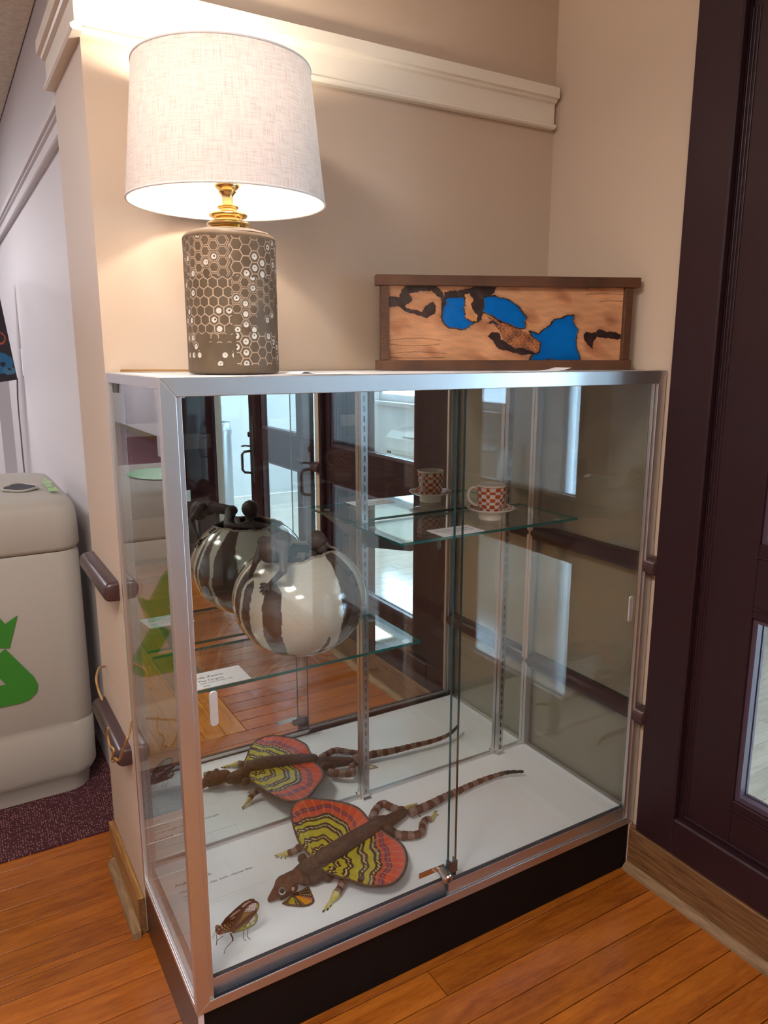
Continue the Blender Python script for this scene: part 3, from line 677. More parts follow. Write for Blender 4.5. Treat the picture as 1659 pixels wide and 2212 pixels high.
ZL, ZU = .722, .972     # top faces of the two glass shelves
def bracket(x, zt):
    z = zt-.0067
    k = MB().prism([(.418, z-.060), (.418, z-.0022), (.205, z-.0022), (.196, z-.006), (.193, z-.013), (.197, z-.020), (.205, z-.023)], 'x', x-.0011, x+.0011)
    o = bev(k, 'shelf_bracket', MT['steel_dark'], case, .0004)
    for y in (.215, .385): MB().lathe([(.0085, 0), (.0095, .001), (.0095, .0021)], (x, y, z-.0022), 16).build('bracket_pad', MT['pad'], o)
for x in (.13, .611): bracket(x, ZL)
for x in (.611, 1.09): bracket(x+(.006 if x < .7 else 0), ZU)
# cam lock hung on the doors
lk = MB().box((.523, .0125, .2255), (.592, .0142, .2385)); lo = lk.build('lock_bar', MT['chrome'], case)
k = MB(); k.tube([(.588, .0165, .222), (.588, .008, .220), (.588, -.012, .216), (.588, -.014, .2155)], [.0125, .0125, .0125, .011], 20); k.build('lock_barrel', MT['chrome'], lo, smooth=False)
k = MB(); k.box((.5855, -.0152, .2085), (.5905, -.0142, .2225)); k.build('keyway', MT['ink'], lo)
k = MB(); k.box((.598, .0132, .205), (.632, .0165, .2335), .001).box((.628, .0135, .205), (.6305, .030, .2335)).box((.598, .0135, .204), (.632, .030, .2065)); k.tube([(.603, .0145, .236), (.603, .0145, .242)], .004, 8); k.tube([(.600, .016, .226), (.606, .018, .236), (.612, .018, .233)], .0028, 8); k.build('lock_bracket', MT['steel_dark'], lo)

# glass shelves: clear sheet with green polished edges
def shelf(x0, x1, y0, y1, zt, label):
    r = empty('glass_shelf', ((x0+x1)/2, (y0+y1)/2, zt-.0065), label, 'shelf', 'glass shelves in the display case')
    MB().box((x0, y0, zt-.0064), (x1, y1, zt)).build('sheet', MT['shelf_glass'], r)
    k = MB(); e = .0004
    k.box((x0-e, y0-e, zt-.0064), (x1+e, y0, zt)).box((x0-e, y1, zt-.0064), (x1+e, y1+e, zt)).box((x0-e, y0, zt-.0064), (x0, y1, zt)).box((x1, y0, zt-.0064), (x1+e, y1, zt))
    k.build('green_edge', MT['glass_edge'], r); return r
shelf(.050, .632, .185, .412, ZL, 'lower glass shelf holding the large striped vase')
shelf(.573, 1.130, .180, .412, ZU, 'upper glass shelf holding the checkered cup and saucer')

# ---------------------------------------------------------------- cards and papers
def card(name, quad, z, label, lines, grp=None, zoff=.0006, m=None):
    q = [np.array((x, y, z)) for x, y in quad]   # back-left, back-right, front-right, front-left
    r = empty(name, tuple(sum(q)/4), label, 'label card', grp)
    k = MB(); k.add([*[p+np.array([0, 0, zoff]) for p in q], *q], [(0, 1, 2, 3), (4, 5, 6, 7), (0, 1, 5, 4), (1, 2, 6, 5), (2, 3, 7, 6), (3, 0, 4, 7)]); k.build('card', m or MT['paper'], r)
    ux = (q[1]-q[0]); uy = q[0]-q[3]; L_ = np.linalg.norm(ux); ang = math.atan2(ux[1], ux[0])
    for (u, v, size, s_) in lines:
        p = q[3]+u*ux+v*uy+np.array([0, 0, zoff+.0001]); text('lettering', s_, size, MT['ink'], r, p, ang)
    return r
card('label_card', [(.0925, .268), (.204, .268), (.204, .188), (.082, .188), ], ZL+.0002, 'white printed label card in front of the striped vase', [(.02, .62, .0135, 'Linda Zackin'), (.12, .40, .0115, 'The Origins'), (.14, .27, .0075, 'Raku fired ceramic arts'), (.18, .10, .0075, '$650')], 'artist label cards')
card('label_card', [(.695, .258), (.820, .258), (.820, .182), (.695, .182)], ZU+.0002, 'white printed label card in front of the checkered cup', [(.10, .62, .0115, 'Mary Karen Williams'), (.17, .40, .0095, 'Checkerboard demi set'), (.20, .24, .0065, 'porcelain'), (.22, .08, .0065, '$65')], 'artist label cards')
# printed sheet on the deck
r = card('printed_sheet', [(.040, .372), (.262, .372), (.262, .236), (.040, .236)], DK+.0002, 'white printed paper sheet lying on the case deck at left behind the cicada', [(.045, .70, .0150, 'Andrew    itch'), (.065, .50, .0110, 'Out for a Play : clay, wash, channel filler'), (.075, .38, .0070, 'wood clay mixed'), (.075, .30, .0070, 'wire and paper'), (.10, .12, .0075, '$ 1,850')], None, .0004, MT['sheet'])
r['category'] = 'paper'
MB().box((.05, .246, DK+.00065), (.25, .2464, DK+.0007)).build('ruled_line', mat('grey_ruling', (.4, .4, .42), .6), r)
def curled(x0, x1, y0, y1, label, lift):
    n = 24; U, V = np.meshgrid(np.linspace(0, 1, n), np.linspace(0, 1, 8), indexing='ij')
    P = np.stack([x0+U*(x1-x0), y0+V*(y1-y0), H+.0006+lift(U, V)], -1)
    P2 = P[:, ::-1].copy(); P2[..., 2] -= .0004
    me = grid(np.concatenate([P, P2], 1), close_v=True); o = obj('loose_paper', me, MT['paper']); tag(o, label, 'paper', 'loose papers on the case top')
curled(.262, .400, .035, .105, 'curled white paper lying on the case top beside the lamp', lambda U, V: .0062*np.exp(-((U-.12)/.09)**2)*(1-.3*V)+.0015*U)
curled(.742, .925, .022, .075, 'curled white paper lying on the case top before the wooden panel', lambda U, V: .0068*np.clip(U-.72, 0, 1)**1.6/.13+.0008)

# ---------------------------------------------------------------- table lamp
LX, LY = .210, .232
lamp = empty('table_lamp', (LX, LY, H), 'lit table lamp with white linen drum shade and brown honeycomb patterned ceramic base', 'lamp')
RB = .0888; zb0, zb1 = H+.0005, 1.622
nU, nV = 760, 420
A_ = np.linspace(0, 2*PI, nU, endpoint=False); V_ = np.linspace(0, 1, nV)
AA, VV = np.meshgrid(A_, V_, indexing='ij')
azc = math.atan2(CAM[1]-LY, CAM[0]-LX)
s_ = ((AA-azc+PI) % (2*PI)-PI)            # 0 faces the camera, + to the right
X_ = s_*RB; Z_ = VV*(zb1-zb0)
def hexd(x, y, pitch, flat, ox=0, oy=0):
    x = (x-ox)/pitch; y = (y-oy)/pitch
    if flat: x, y = y, x
    r3 = math.sqrt(3)
    ax = (x % 1)-.5; ay = (y % r3)-r3/2; bx = ((x-.5) % 1)-.5; by = ((y-r3/2) % r3)-r3/2
    pick = (ax**2+ay**2) < (bx**2+by**2); gx = np.where(pick, ax, bx); gy = np.where(pick, ay, by)
    ed = .5-np.maximum(np.abs(gx), np.abs(gx)*.5+np.abs(gy)*.8660254)
    ix = np.round((x-gx)*2).astype(int); iy = np.round((y-gy)*2/r3).astype(int)
    h_ = np.abs(np.sin(ix*12.9898+iy*78.233+ox*311)*43758.5453) % 1
    return ed, np.hypot(gx, gy), h_, gx, gy
hgt = zb1-zb0; line = np.zeros_like(X_); dot = np.zeros_like(X_); speck = np.zeros_like(X_)
sec = np.floor((s_+PI)/(PI/2)*1.0+.0)      # quarters of the girth
side = ((s_ > 0)).astype(int)+2*((np.abs(s_) > PI*.52)).astype(int)
row = np.where(Z_ > .178, 2, np.where(Z_ > .078, 1, 0))
def patchp(mask, pitch, flat, dbl, ox, oy, frac, fade=None, sh=0):
    ed, rad, h_, gx, gy = hexd(X_, Z_, pitch, flat, ox, oy)
    lw = .045
    l_ = ((ed > .085-lw) & (ed < .085+lw*.6)) if dbl else (ed < lw)
    if fade is not None: l_ = l_ & (fade > (h_*.7))
    line[mask & l_] = 1
    d_ = (h_ < frac) & (rad < .28); dot[mask & d_] = 1
    sp = (h_ < frac) & (np.hypot(gx-.02-.1*(h_*7 % 1-.5), gy-.02) < .03+.085*(h_*13 % 1)) & (rad < .2); speck[mask & sp] = 1
inb = (Z_ > .016) & (Z_ < hgt-.010)
patchp((side % 2 == 0) & (row == 2) & inb, .0190, True, True, .003, .004, .30)
patchp((side % 2 == 1) & (row == 2) & inb, .0205, True, False, .012, .010, .34)
patchp((side % 2 == 0) & (row == 1) & inb, .0192, False, False, .004, .0, .20)
patchp((side % 2 == 1) & (row == 1) & inb, .0190, True, True, .009, .006, .36, np.clip((Z_-.085)/.06, 0, 1)*np.clip(1.5-np.abs(s_)*.9, 0, 1))
patchp((side % 2 == 0) & (row == 0) & inb, .0185, False, True, .002, .003, .42, np.clip((Z_-.035)/.05, 0, 1)*.7)
patchp((side % 2 == 1) & (row == 0) & inb & (s_ > .06), .0205, True, False, .006, .009, .28)
noi = vnoise(np.stack([X_, Z_, AA*.1], -1), 60)
edge_r = np.where(VV > .965, -((VV-.965)/.035)**2*.006, 0)+np.where(VV < .02, -((.02-VV)/.02)**2*.003, 0)
RR = RB+edge_r-.0008*line-.0014*dot*1.0+.0004*noi
P = np.stack([LX+RR*np.cos(AA), LY+RR*np.sin(AA), zb0+Z_+.0012*np.sin(AA*2+1)*(VV > .9)], -1)
base = srgb(94, 78, 60); c = np.tile(base, (nU, nV, 1))*(1+.14*noi[..., None])
c[line > 0] = srgb(186, 160, 136); c[dot > 0] = srgb(206, 198, 186); c[speck > 0] = srgb(30, 24, 22)
me = grid(P, c, close_u=True); me.flip_normals() if False else None
obj('lamp_base', me, mat('glazed_stoneware', (1, 1, 1), .5, paint=True, spec=.3), lamp, smooth=True)
k = MB().lathe([(RB-.006, hgt), (RB-.012, hgt+.004), (RB-.030, hgt+.009), (.030, hgt+.012), (0, hgt+.012)], (LX, LY, zb0), 64, False)
k.build('shoulder', mat('brown_glaze', srgb(92, 76, 66), .4, var=.12, vscale=30), lamp, smooth=True)
brass = mat('polished_brass', (.74, .56, .26), .18, 1.0)
zn = zb1+.010
prof = [(.034, 0), (.0345, .003), (.033, .005), (.031, .006), (.040, .009), (.0415, .0115), (.037, .0155), (.026, .0175), (.0255, .0205), (.028, .022), (.035, .025), (.0365, .028), (.033, .032), (.022, .0345), (.0155, .0355), (.015, .039), (.0195, .0405), (.0205, .043), (.0180, .0455), (.0115, .047), (.0105, .051), (.0105, .060), (.0125, .066), (.0165, .069), (.0170, .071), (.0150, .0725), (.019, .075), (.024, .080), (.024, .083), (.012, .084), (.012, .13), (0, .13)]
autosmooth(MB().lathe(prof, (LX, LY, zn), 48).build('brass_neck', brass, lamp), 50)
SZ0, SZ1, SR0, SR1 = 1.682, 1.917, .1870, .163
def shade_mat():
    m = bpy.data.materials.new('white_linen_shade'); m.use_nodes = True; nt = m.node_tree; N = nt.nodes; L = nt.links; N.remove(N['Principled BSDF']); out = N['Material Output']
    tc = N.new('ShaderNodeTexCoord'); gr = N.new('ShaderNodeTexGradient'); gr.gradient_type = 'RADIAL'; L.new(tc.outputs['Object'], gr.inputs[0])
    sp = N.new('ShaderNodeSeparateXYZ'); L.new(tc.outputs['Object'], sp.inputs[0])
    def thr(su, sv, seed):
        cb = N.new('ShaderNodeCombineXYZ'); a = N.new('ShaderNodeMath'); a.operation = 'MULTIPLY'; a.inputs[1].default_value = su; L.new(gr.outputs['Fac'], a.inputs[0])
        b = N.new('ShaderNodeMath'); b.operation = 'MULTIPLY'; b.inputs[1].default_value = sv; L.new(sp.outputs['Z'], b.inputs[0])
        L.new(a.outputs[0], cb.inputs[0]); L.new(b.outputs[0], cb.inputs[1]); cb.inputs[2].default_value = seed
        n = N.new('ShaderNodeTexNoise'); n.inputs['Scale'].default_value = 1; n.inputs['Detail'].default_value = 3; n.inputs['Distortion'].default_value = .3; L.new(cb.outputs[0], n.inputs[0]); return n.outputs[0]
    n1 = thr(620, 26, 0); n2 = thr(36, 560, 5); n3 = thr(1800, 1500, 9)
    ad = N.new('ShaderNodeMath'); ad.operation = 'ADD'; L.new(n1, ad.inputs[0]); L.new(n2, ad.inputs[1]); ad2 = N.new('ShaderNodeMath'); ad2.operation = 'MULTIPLY_ADD'; ad2.inputs[1].default_value = .35; L.new(n3, ad2.inputs[0]); L.new(ad.outputs[0], ad2.inputs[2])
    cr = N.new('ShaderNodeValToRGB'); cr.color_ramp.elements[0].position = .46; cr.color_ramp.elements[0].color = (.42, .34, .30, 1); cr.color_ramp.elements[1].position = .62; cr.color_ramp.elements[1].color = (1, 1, 1, 1)
    mr = N.new('ShaderNodeMath'); mr.operation = 'MULTIPLY'; mr.inputs[1].default_value = .5; L.new(ad2.outputs[0], mr.inputs[0]); L.new(mr.outputs[0], cr.inputs[0])
    tr = N.new('ShaderNodeBsdfTranslucent'); mm = N.new('ShaderNodeMix'); mm.data_type = 'RGBA'; mm.blend_type = 'MULTIPLY'; mm.inputs[0].default_value = 1; mm.inputs[6].default_value = (.86, .76, .66, 1); L.new(cr.outputs[0], mm.inputs[7]); L.new(mm.outputs[2], tr.inputs[0])
    df = N.new('ShaderNodeBsdfDiffuse'); dm = N.new('ShaderNodeMix'); dm.data_type = 'RGBA'; dm.inputs[6].default_value = (.47, .40, .365, 1); dm.inputs[7].default_value = (.67, .59, .555, 1); L.new(cr.outputs[0], dm.inputs[0]); L.new(dm.outputs[2], df.inputs[0])
    mx = N.new('ShaderNodeMixShader'); mx.inputs[0].default_value = .055; L.new(df.outputs[0], mx.inputs[1]); L.new(tr.outputs[0], mx.inputs[2]); L.new(mx.outputs[0], out.inputs[0])
    return m
MT['shade'] = shade_mat()
k = MB().lathe([(SR0, SZ0), (SR0*.75+SR1*.25, SZ0*.75+SZ1*.25), (SR0*.5+SR1*.5, SZ0*.5+SZ1*.5), (SR0*.25+SR1*.75, SZ0*.25+SZ1*.75), (SR1, SZ1)], (LX, LY, 0), 96, False)
k.build('lamp_shade', MT['shade'], lamp, smooth=True)
k = MB()
for R__, z in ((SR0, SZ0), (SR1, SZ1)):
    k = MB(); k.tube([(LX+(R__-.0002)*math.cos(2*PI*i/96), LY+(R__-.0002)*math.sin(2*PI*i/96), z) for i in range(97)], .0022, 8, False)
    k.build('shade_trim', mat('shade_hem', (.70, .66, .64), .8), lamp, smooth=True)
k = MB()
for i in range(3):
    a = i*2*PI/3+.4; k.tube([(LX, LY, SZ1-.02), (LX+(SR1-.003)*math.cos(a), LY+(SR1-.003)*math.sin(a), SZ1-.008)], .0015, 6)
k.tube([(LX-.03, LY, zn+.085), (LX-.055, LY, 1.80), (LX-.03, LY, 1.885), (LX, LY, 1.897), (LX+.03, LY, 1.885), (LX+.055, LY, 1.80), (LX+.03, LY, zn+.085)], .0016, 6)
k.build('harp', brass, lamp)
bl = MB().lathe([(0, 0), (.012, .002), (.016, .02), (.028, .045), (.030, .062), (.022, .082), (.008, .091), (0, .092)], (LX, LY, zn+.125), 24, False)
bl.build('light_bulb', mat('frosted_bulb', (1, 1, 1), .4, emis=((1, .86, .66), 12)), lamp, smooth=True)
ld = bpy.data.lights.new('bulb_light', 'POINT'); ld.energy = 12; ld.color = (1.0, .88, .72); ld.shadow_soft_size = .034
lo_ = bpy.data.objects.new('bulb_light', ld); COL.objects.link(lo_); lo_.location = (LX, LY, zn+.175+.0)
lo_.location = (LX, LY, 1.86); lo_.parent = None
cord_m = mat('gold_brown_cord', (.33, .17, .05), .35)
def pc(px, py, x=-.052): return tuple(pt(px, py, 'x', x))
k = MB(); k.tube([(LX, LY+RB-.01, H+.012), (LX-.02, LY+RB+.03, H+.004), (.12, .405, H+.004), (.03, .4340, H+.004)], .0022, 8)
k.build('cord', cord_m, lamp, smooth=True)
def sm_(pts, n=6):
    P = [np.array(p) for p in pts]; P = [2*P[0]-P[1]]+P+[2*P[-1]-P[-2]]; o_ = []
    for i in range(1, len(P)-2):
        for t in np.linspace(0, 1, n, endpoint=False):
            o_.append(tuple(.5*(2*P[i]+(P[i+1]-P[i-1])*t+(2*P[i-1]-5*P[i]+4*P[i+1]-P[i+2])*t*t+(3*P[i]-P[i-1]-3*P[i+1]+P[i+2])*t**3)))
    o_.append(tuple(P[-2])); return o_
k = MB(); k.tube(sm_([pc(226, 1440, -.004), pc(214, 1443, -.03), pc(208, 1466), pc(213, 1492), pc(221, 1512)]), .0028, 8)
k.tube(sm_([pc(284, 1560, -.012), pc(277, 1590), pc(268, 1615), pc(257, 1642), pc(249, 1638), pc(247, 1644), pc(242, 1642), pc(246, 1620), pc(237, 1610), pc(233, 1590), pc(234, 1572)]), .0028, 8)
o = k.build('looped_cord', cord_m, None, smooth=True); tag(o, 'gold brown electric cord looped over the lower wall rail beside the case', 'cord')

# ---------------------------------------------------------------- wood and resin panel standing across the case top
pl = np.array([.612, .356, H]); pr_ = np.array([1.197, .096, H]); ux = (pr_-pl)/np.linalg.norm(pr_-pl); LW = np.linalg.norm(pr_-pl); uy = np.array([-ux[1], ux[0], 0])
art = empty('resin_panel', tuple((pl+pr_)/2), 'long walnut framed panel of pale burl wood with blue resin standing on the case top', 'artwork')
HT = .222
wal = mat('walnut_frame', (.115, .048, .022), .42, col2=(.060, .024, .011), vscale=20, stretch=(2, 2, 16), bump=.05, bscale=120)
walh = mat('walnut_rail', (.125, .052, .024), .42, col2=(.065, .026, .012), vscale=12, bump=.05, bscale=120)
def abox(name, u0, u1, w0, w1, z0, z1, m):
    q = lambda u, w_, z: pl+ux*u+uy*w_+np.array([0, 0, z])
    k = MB().add([q(u0, w0, z0), q(u1, w0, z0), q(u1, w1, z0), q(u0, w1, z0), q(u0, w0, z1), q(u1, w0, z1), q(u1, w1, z1), q(u0, w1, z1)], [(0,3,2,1),(4,5,6,7),(0,1,5,4),(1,2,6,5),(2,3,7,6),(3,0,4,7)])
    return bev(k, name, m, art, .0015)
abox('bottom_rail', 0, LW, -.008, .030, .0006, .024, walh); abox('top_rail', -.002, LW+.012, -.008, .030, HT-.024, HT, walh)
abox('stile', .010, .030, -.004, .026, .024, HT-.024, wal); abox('stile', LW-.024, LW-.004, -.004, .026, .024, HT-.024, wal)
abox('backing', .030, LW-.024, .016, .022, .024, HT-.024, wal)
u0, u1, z0, z1 = .030, LW-.024, .024, HT-.024
nu, nv = 640, 190
U_, V_ = np.meshgrid(np.linspace(0, 1, nu), np.linspace(0, 1, nv), indexing='ij')
cx_ = 133+U_*(1510-133); cyy = 537-V_*(537-118)       # tracing coordinates
wob = np.stack([cx_, cyy, cx_*0], -1)
cxw = cx_+6*vnoise(wob, .05)+3*vnoise(wob, .15, 3); cyw = cyy+6*vnoise(wob, .05, 5)+3*vnoise(wob, .15, 8)
def sdf(poly, X, Y):
    P = np.array(poly, float); d = np.full(X.shape, 1e9); ins = np.zeros(X.shape, bool); n = len(P)
    for i in range(n):
        a, b = P[i], P[(i+1) % n]; ex, ey = b-a; wx, wy = X-a[0], Y-a[1]
        t = np.clip((wx*ex+wy*ey)/(ex*ex+ey*ey+1e-9), 0, 1); d = np.minimum(d, (wx-t*ex)**2+(wy-t*ey)**2)
        cnd = ((a[1] <= Y) != (b[1] <= Y)); xin = a[0]+(Y-a[1])*(ex)/(ey+(1e-9 if ey >= 0 else -1e-9)); ins ^= cnd & (X < xin)
    return np.where(ins, -np.sqrt(d), np.sqrt(d))
blue = [[(455,185),(500,178),(560,175),(570,200),(565,260),(580,300),(625,325),(600,345),(560,360),(485,355),(450,325),(435,290),(450,240)],
        [(680,180),(740,168),(800,185),(850,205),(900,245),(935,290),(925,320),(930,350),(900,355),(850,335),(800,320),(760,300),(715,270),(690,262),(672,270),(665,300),(678,240)],
        [(1215,275),(1215,310),(1245,360),(1235,420),(1250,470),(1270,540),(960,540),(985,510),(1020,490),(1025,440),(1000,420),(975,400),(960,375),(1010,380),(1050,355),(1100,310),(1150,290)]]
dark = [[(240,110),(400,110),(440,150),(460,185),(445,240),(425,180),(380,145),(300,150),(255,160),(270,190),(230,235),(330,262),(355,215),(385,200),(405,230),(395,270),(350,300),(320,290),(240,265),(185,235),(125,232),(125,175),(195,180),(210,140)],
        [(450,150),(570,135),(640,110),(755,110),(740,150),(715,170),(680,182),(672,270),(660,310),(630,325),(580,305),(560,260),(568,190),(500,180),(456,188)],
        [(700,330),(740,308),(780,330),(748,325)], [(710,395),(735,375),(780,385),(790,420),(870,460),(960,480),(1010,500),(1000,510),(920,505),(800,480),(760,455),(740,425)],
        [(1285,400),(1300,370),(1350,375),(1380,360),(1440,370),(1515,385),(1515,415),(1400,405),(1365,400),(1345,425),(1350,470),(1310,450),(1288,425)]]
drift = [(700,285),(800,322),(900,360),(980,402),(1020,440),(1018,495),(960,482),(870,455),(800,425),(785,380),(740,330)]
chip = [(575,165),(600,160),(620,190),(610,230),(640,280),(640,310),(610,320),(580,290),(570,240)]
lp_ = [(940,310),(1000,330),(1010,350),(970,352),(945,335)]
sb = np.minimum.reduce([sdf(q, cxw, cyw) for q in blue]); sd = np.minimum.reduce([sdf(q, cxw, cyw) for q in dark]); sr = sdf(drift, cxw, cyw); sc2 = sdf(chip, cxw, cyw); slp = sdf(lp_, cxw, cyw)
n1 = vnoise(wob, .012, 2); n2 = vnoise(wob, .045, 4); n3 = vnoise(wob*np.array([1, 3, 1]), .03, 9); n4 = vnoise(wob, .2, 1)
cw = srgb(188, 136, 98)[None, None]*(1+.20*n1[..., None]+.16*n3[..., None]+.06*n4[..., None]+.10*np.sin(cyy*.55+3*n1+2*n3)[..., None]*np.clip(n1+.4, 0, 1)[..., None]-.10*np.array([0, .5, 1])*np.clip(n3, 0, 1)[..., None]); cw = cw*(1-.25*np.exp(-np.maximum(sd, 0)/22)[..., None]*np.array([.6, 1, 1.2]))
cw = cw*(1-.55*np.exp(-np.maximum(sb, 0)/12)[..., None]); warm_ = np.clip((np.abs(cx_-300)/300), 0, 1); cw = cw*(1+.1*(warm_[..., None]-.5))
for (xa, xb, yc, amp) in ((133, 440, 425, 14), (133, 430, 445, -10), (133, 470, 500, 10), (133, 460, 520, -5), (1280, 1510, 155, 5), (1370, 1510, 195, 4), (1100, 1300, 125, 3)):
    yy = yc-amp*np.sin((cx_-xa)/(xb-xa)*PI); m_ = (np.abs(cyy-yy) < 2.2) & (cx_ > xa) & (cx_ < xb); cw[m_] *= .45
dk = sd < 0; tone = srgb(48, 30, 28)[None, None]*(1+.5*n2[..., None]+.3*n4[..., None]); cw = np.where(dk[..., None], tone, cw)
rf = (sr < 0); cw = np.where(rf[..., None], srgb(150, 88, 50)[None, None]*(1+.55*n2[..., None]+.35*n4[..., None]), cw)
cw = np.where(((sd < 0) & (sr < 6))[..., None], srgb(30, 18, 16)[None, None], cw)
stain = np.clip(vnoise(wob, .02, 12)-.35, 0, 1)[..., None]*((sd > 0) & (sr > 0))[..., None]; cw = cw*(1-.7*stain*np.array([.7, 1, 1.1])); cw = np.where((sc2 < 0)[..., None], srgb(190, 130, 82)[None, None]*(1+.25*n2[..., None]), cw); cw = np.where((slp < 0)[..., None], srgb(200, 140, 90)[None, None]*(1+.15*n2[..., None]), cw)
edge_b = (sb > -3.5) & (sb < 5); cw = np.where(edge_b[..., None], srgb(36, 22, 22)[None, None], cw)
cb_ = srgb(4, 98, 176)[None, None]*(1+.10*n1[..., None]+.06*n2[..., None]); shallow = np.exp(np.minimum(sb, 0)/10)[..., None]; cb_ = cb_*(1-.35*shallow)
isb = (sb < -3.5) & ~(sc2 < 0) & ~(slp < 0)
depth = .010+.0*U_; relief = .0004*n2*dk+.0022*rf*(1+.6*n2+.4*n4)+.0010*(sc2 < 0)-.0006*(sb < 0)
Pn = pl+ux*(u0+U_*(u1-u0))[..., None]+np.array([0, 0, 1])*(z0+V_*(z1-z0))[..., None]+uy*(depth-relief)[..., None]
def sub_grid(P, c, keep):
    me = grid(P, c); b = bmesh.new(); b.from_mesh(me); b.verts.ensure_lookup_table(); b.faces.ensure_lookup_table()
    kf = (keep[:-1, :-1]).reshape(-1); dele = [f for f, q in zip(b.faces, kf) if not q]; bmesh.ops.delete(b, geom=dele, context='FACES'); b.to_mesh(me); b.free(); return me
obj('wood_slab', sub_grid(Pn, np.clip(cw, 0, 1), ~isb), mat('lacquered_burl', (1, 1, 1), .34, paint=True, coat=.3), art, smooth=True)
obj('blue_resin', sub_grid(Pn, np.clip(cb_*np.ones_like(cw), 0, 1), isb), mat('blue_resin', (1, 1, 1), .10, paint=True, coat=.6), art, smooth=True)

# ---------------------------------------------------------------- cup and saucer
CX_, CY_, CZ_ = .9225, .290, ZU+.0004
orange = srgb(196, 84, 34); white = srgb(232, 226, 218)
def checks(U, Vr, nrow, seed):
    """hand-painted checks: rows with cells of changing width"""
    rs = np.random.RandomState(seed); c = np.zeros(U.shape, bool); wide = []
    rel = np.cumsum(rs.choice([1.0, .62, 1.0, .7], 20)); rel = np.concatenate([[0], rel])/rel[-1]
    rowb = np.concatenate([[0], np.cumsum(rs.uniform(.8, 1.2, nrow))]); rowb = rowb/rowb[-1]
    ri = np.clip(np.searchsorted(rowb, Vr, 'right')-1, 0, nrow-1)
    wobble = .004*np.sin(Vr*31+U*50)
    ci = np.clip(np.searchsorted(rel, np.clip((U+wobble) % 1, 0, .9999), 'right')-1, 0, 19)
    return (ri+ci) % 2 == 0, ri
sau = empty('saucer', (CX_, CY_, CZ_), 'white footed saucer with orange checks under the cup on the upper glass shelf', 'saucer')
nU = 260
prof = [(0, .006), (.026, .006), (.0285, 0), (.0315, 0), (.0320, .004), (.0325, .0150), (.036, .0175), (.050, .0225), (.060, .0270), (.0632, .0292), (.0636, .0302), (.0628, .0310), (.058, .0293), (.050, .0265), (.042, .0238), (.036, .0228), (.034, .0215), (.018, .0210), (0, .0208)]
rr = []; 
for (a, b) in zip(prof[:-1], prof[1:]):
    for t in np.linspace(0, 1, 5, endpoint=False): rr.append((a[0]+(b[0]-a[0])*t, a[1]+(b[1]-a[1])*t))
rr.append(prof[-1]); rr = np.array(rr); A_ = np.linspace(0, 2*PI, nU, endpoint=False)
P = np.stack([CX_+rr[None, :, 0]*np.cos(A_)[:, None], CY_+rr[None, :, 0]*np.sin(A_)[:, None], CZ_+np.broadcast_to(rr[None, :, 1], (nU, len(rr)))], -1)
inn = (np.arange(len(rr)) > 58)
U2, R2 = np.meshgrid(A_/(2*PI), rr[:, 0], indexing='ij'); ck, _ = checks(U2, np.clip((R2-.036)/(.062-.036), 0, .999), 3, 5)
c = np.tile(white, (nU, len(rr), 1)); msk = inn[None, :] & (R2 > .037) & (R2 < .0615); c[msk & ck] = orange; c[inn[None, :] & (np.abs(R2-.062) < .0006)] = srgb(110, 60, 40)
por = mat('painted_porcelain', (1, 1, 1), .18, paint=True, coat=.5)
obj('saucer_dish', grid(P, c, close_u=True), por, sau, smooth=True)
cup = empty('cup', (CX_, CY_, CZ_+.021), 'white porcelain cup painted with orange checks on its saucer', 'cup')
cz0 = CZ_+.0216; ch = .071
po = [(.0, 0), (.026, 0), (.0300, .002), (.0325, .008), (.0350, .022), (.0368, .040), (.0384, .058), (.0392, ch-.001), (.0388, ch), (.0378, ch), (.0372, ch-.002), (.0362, .055), (.034, .035), (.031, .012), (.026, .005), (0, .004)]
rr = []
for (a, b) in zip(po[:-1], po[1:]):
    n_ = max(2, int(math.dist(a, b)/.0012))
    for t in np.linspace(0, 1, n_, endpoint=False): rr.append((a[0]+(b[0]-a[0])*t, a[1]+(b[1]-a[1])*t))
rr.append(po[-1]); rr = np.array(rr); nU = 300; A_ = np.linspace(0, 2*PI, nU, endpoint=False)
P = np.stack([CX_+rr[None, :, 0]*np.cos(A_)[:, None], CY_+rr[None, :, 0]*np.sin(A_)[:, None], cz0+np.broadcast_to(rr[None, :, 1], (nU, len(rr)))], -1)
ipk = int(np.argmax(rr[:, 1])); out_ = np.arange(len(rr)) < ipk
U2, Z2 = np.meshgrid(A_/(2*PI), rr[:, 1], indexing='ij'); v_ = 1-np.clip((Z2-.003)/(ch-.006-.003), 0, .999); ck, ri = checks(U2, v_, 7, 11)
c = np.tile(white, (nU, len(rr), 1)); msk = out_[None, :] & (Z2 > .003) & (Z2 < ch-.006); c[msk & ck] = orange
c[out_[None, :] & (Z2 > ch-.0068) & (Z2 < ch-.0052)] = srgb(150, 70, 36)
obj('cup_body', grid(P, c, close_u=True), por, cup, smooth=True)
hd = Vector((-.62, .0, 0)).normalized(); ha = math.radians(150)
hv = Vector((math.cos(ha), math.sin(ha), 0))
def hp_(r_, z): return (CX_+hv.x*r_, CY_+hv.y*r_, cz0+z)
k = MB(); k.tube(sm_([hp_(.036, .060), hp_(.045, .063), hp_(.056, .056), hp_(.060, .042), hp_(.056, .028), hp_(.046, .018), hp_(.033, .013)]), [.0042]*37, 10)
k.build('handle', mat('white_porcelain', white, .18, coat=.5), cup, smooth=True)

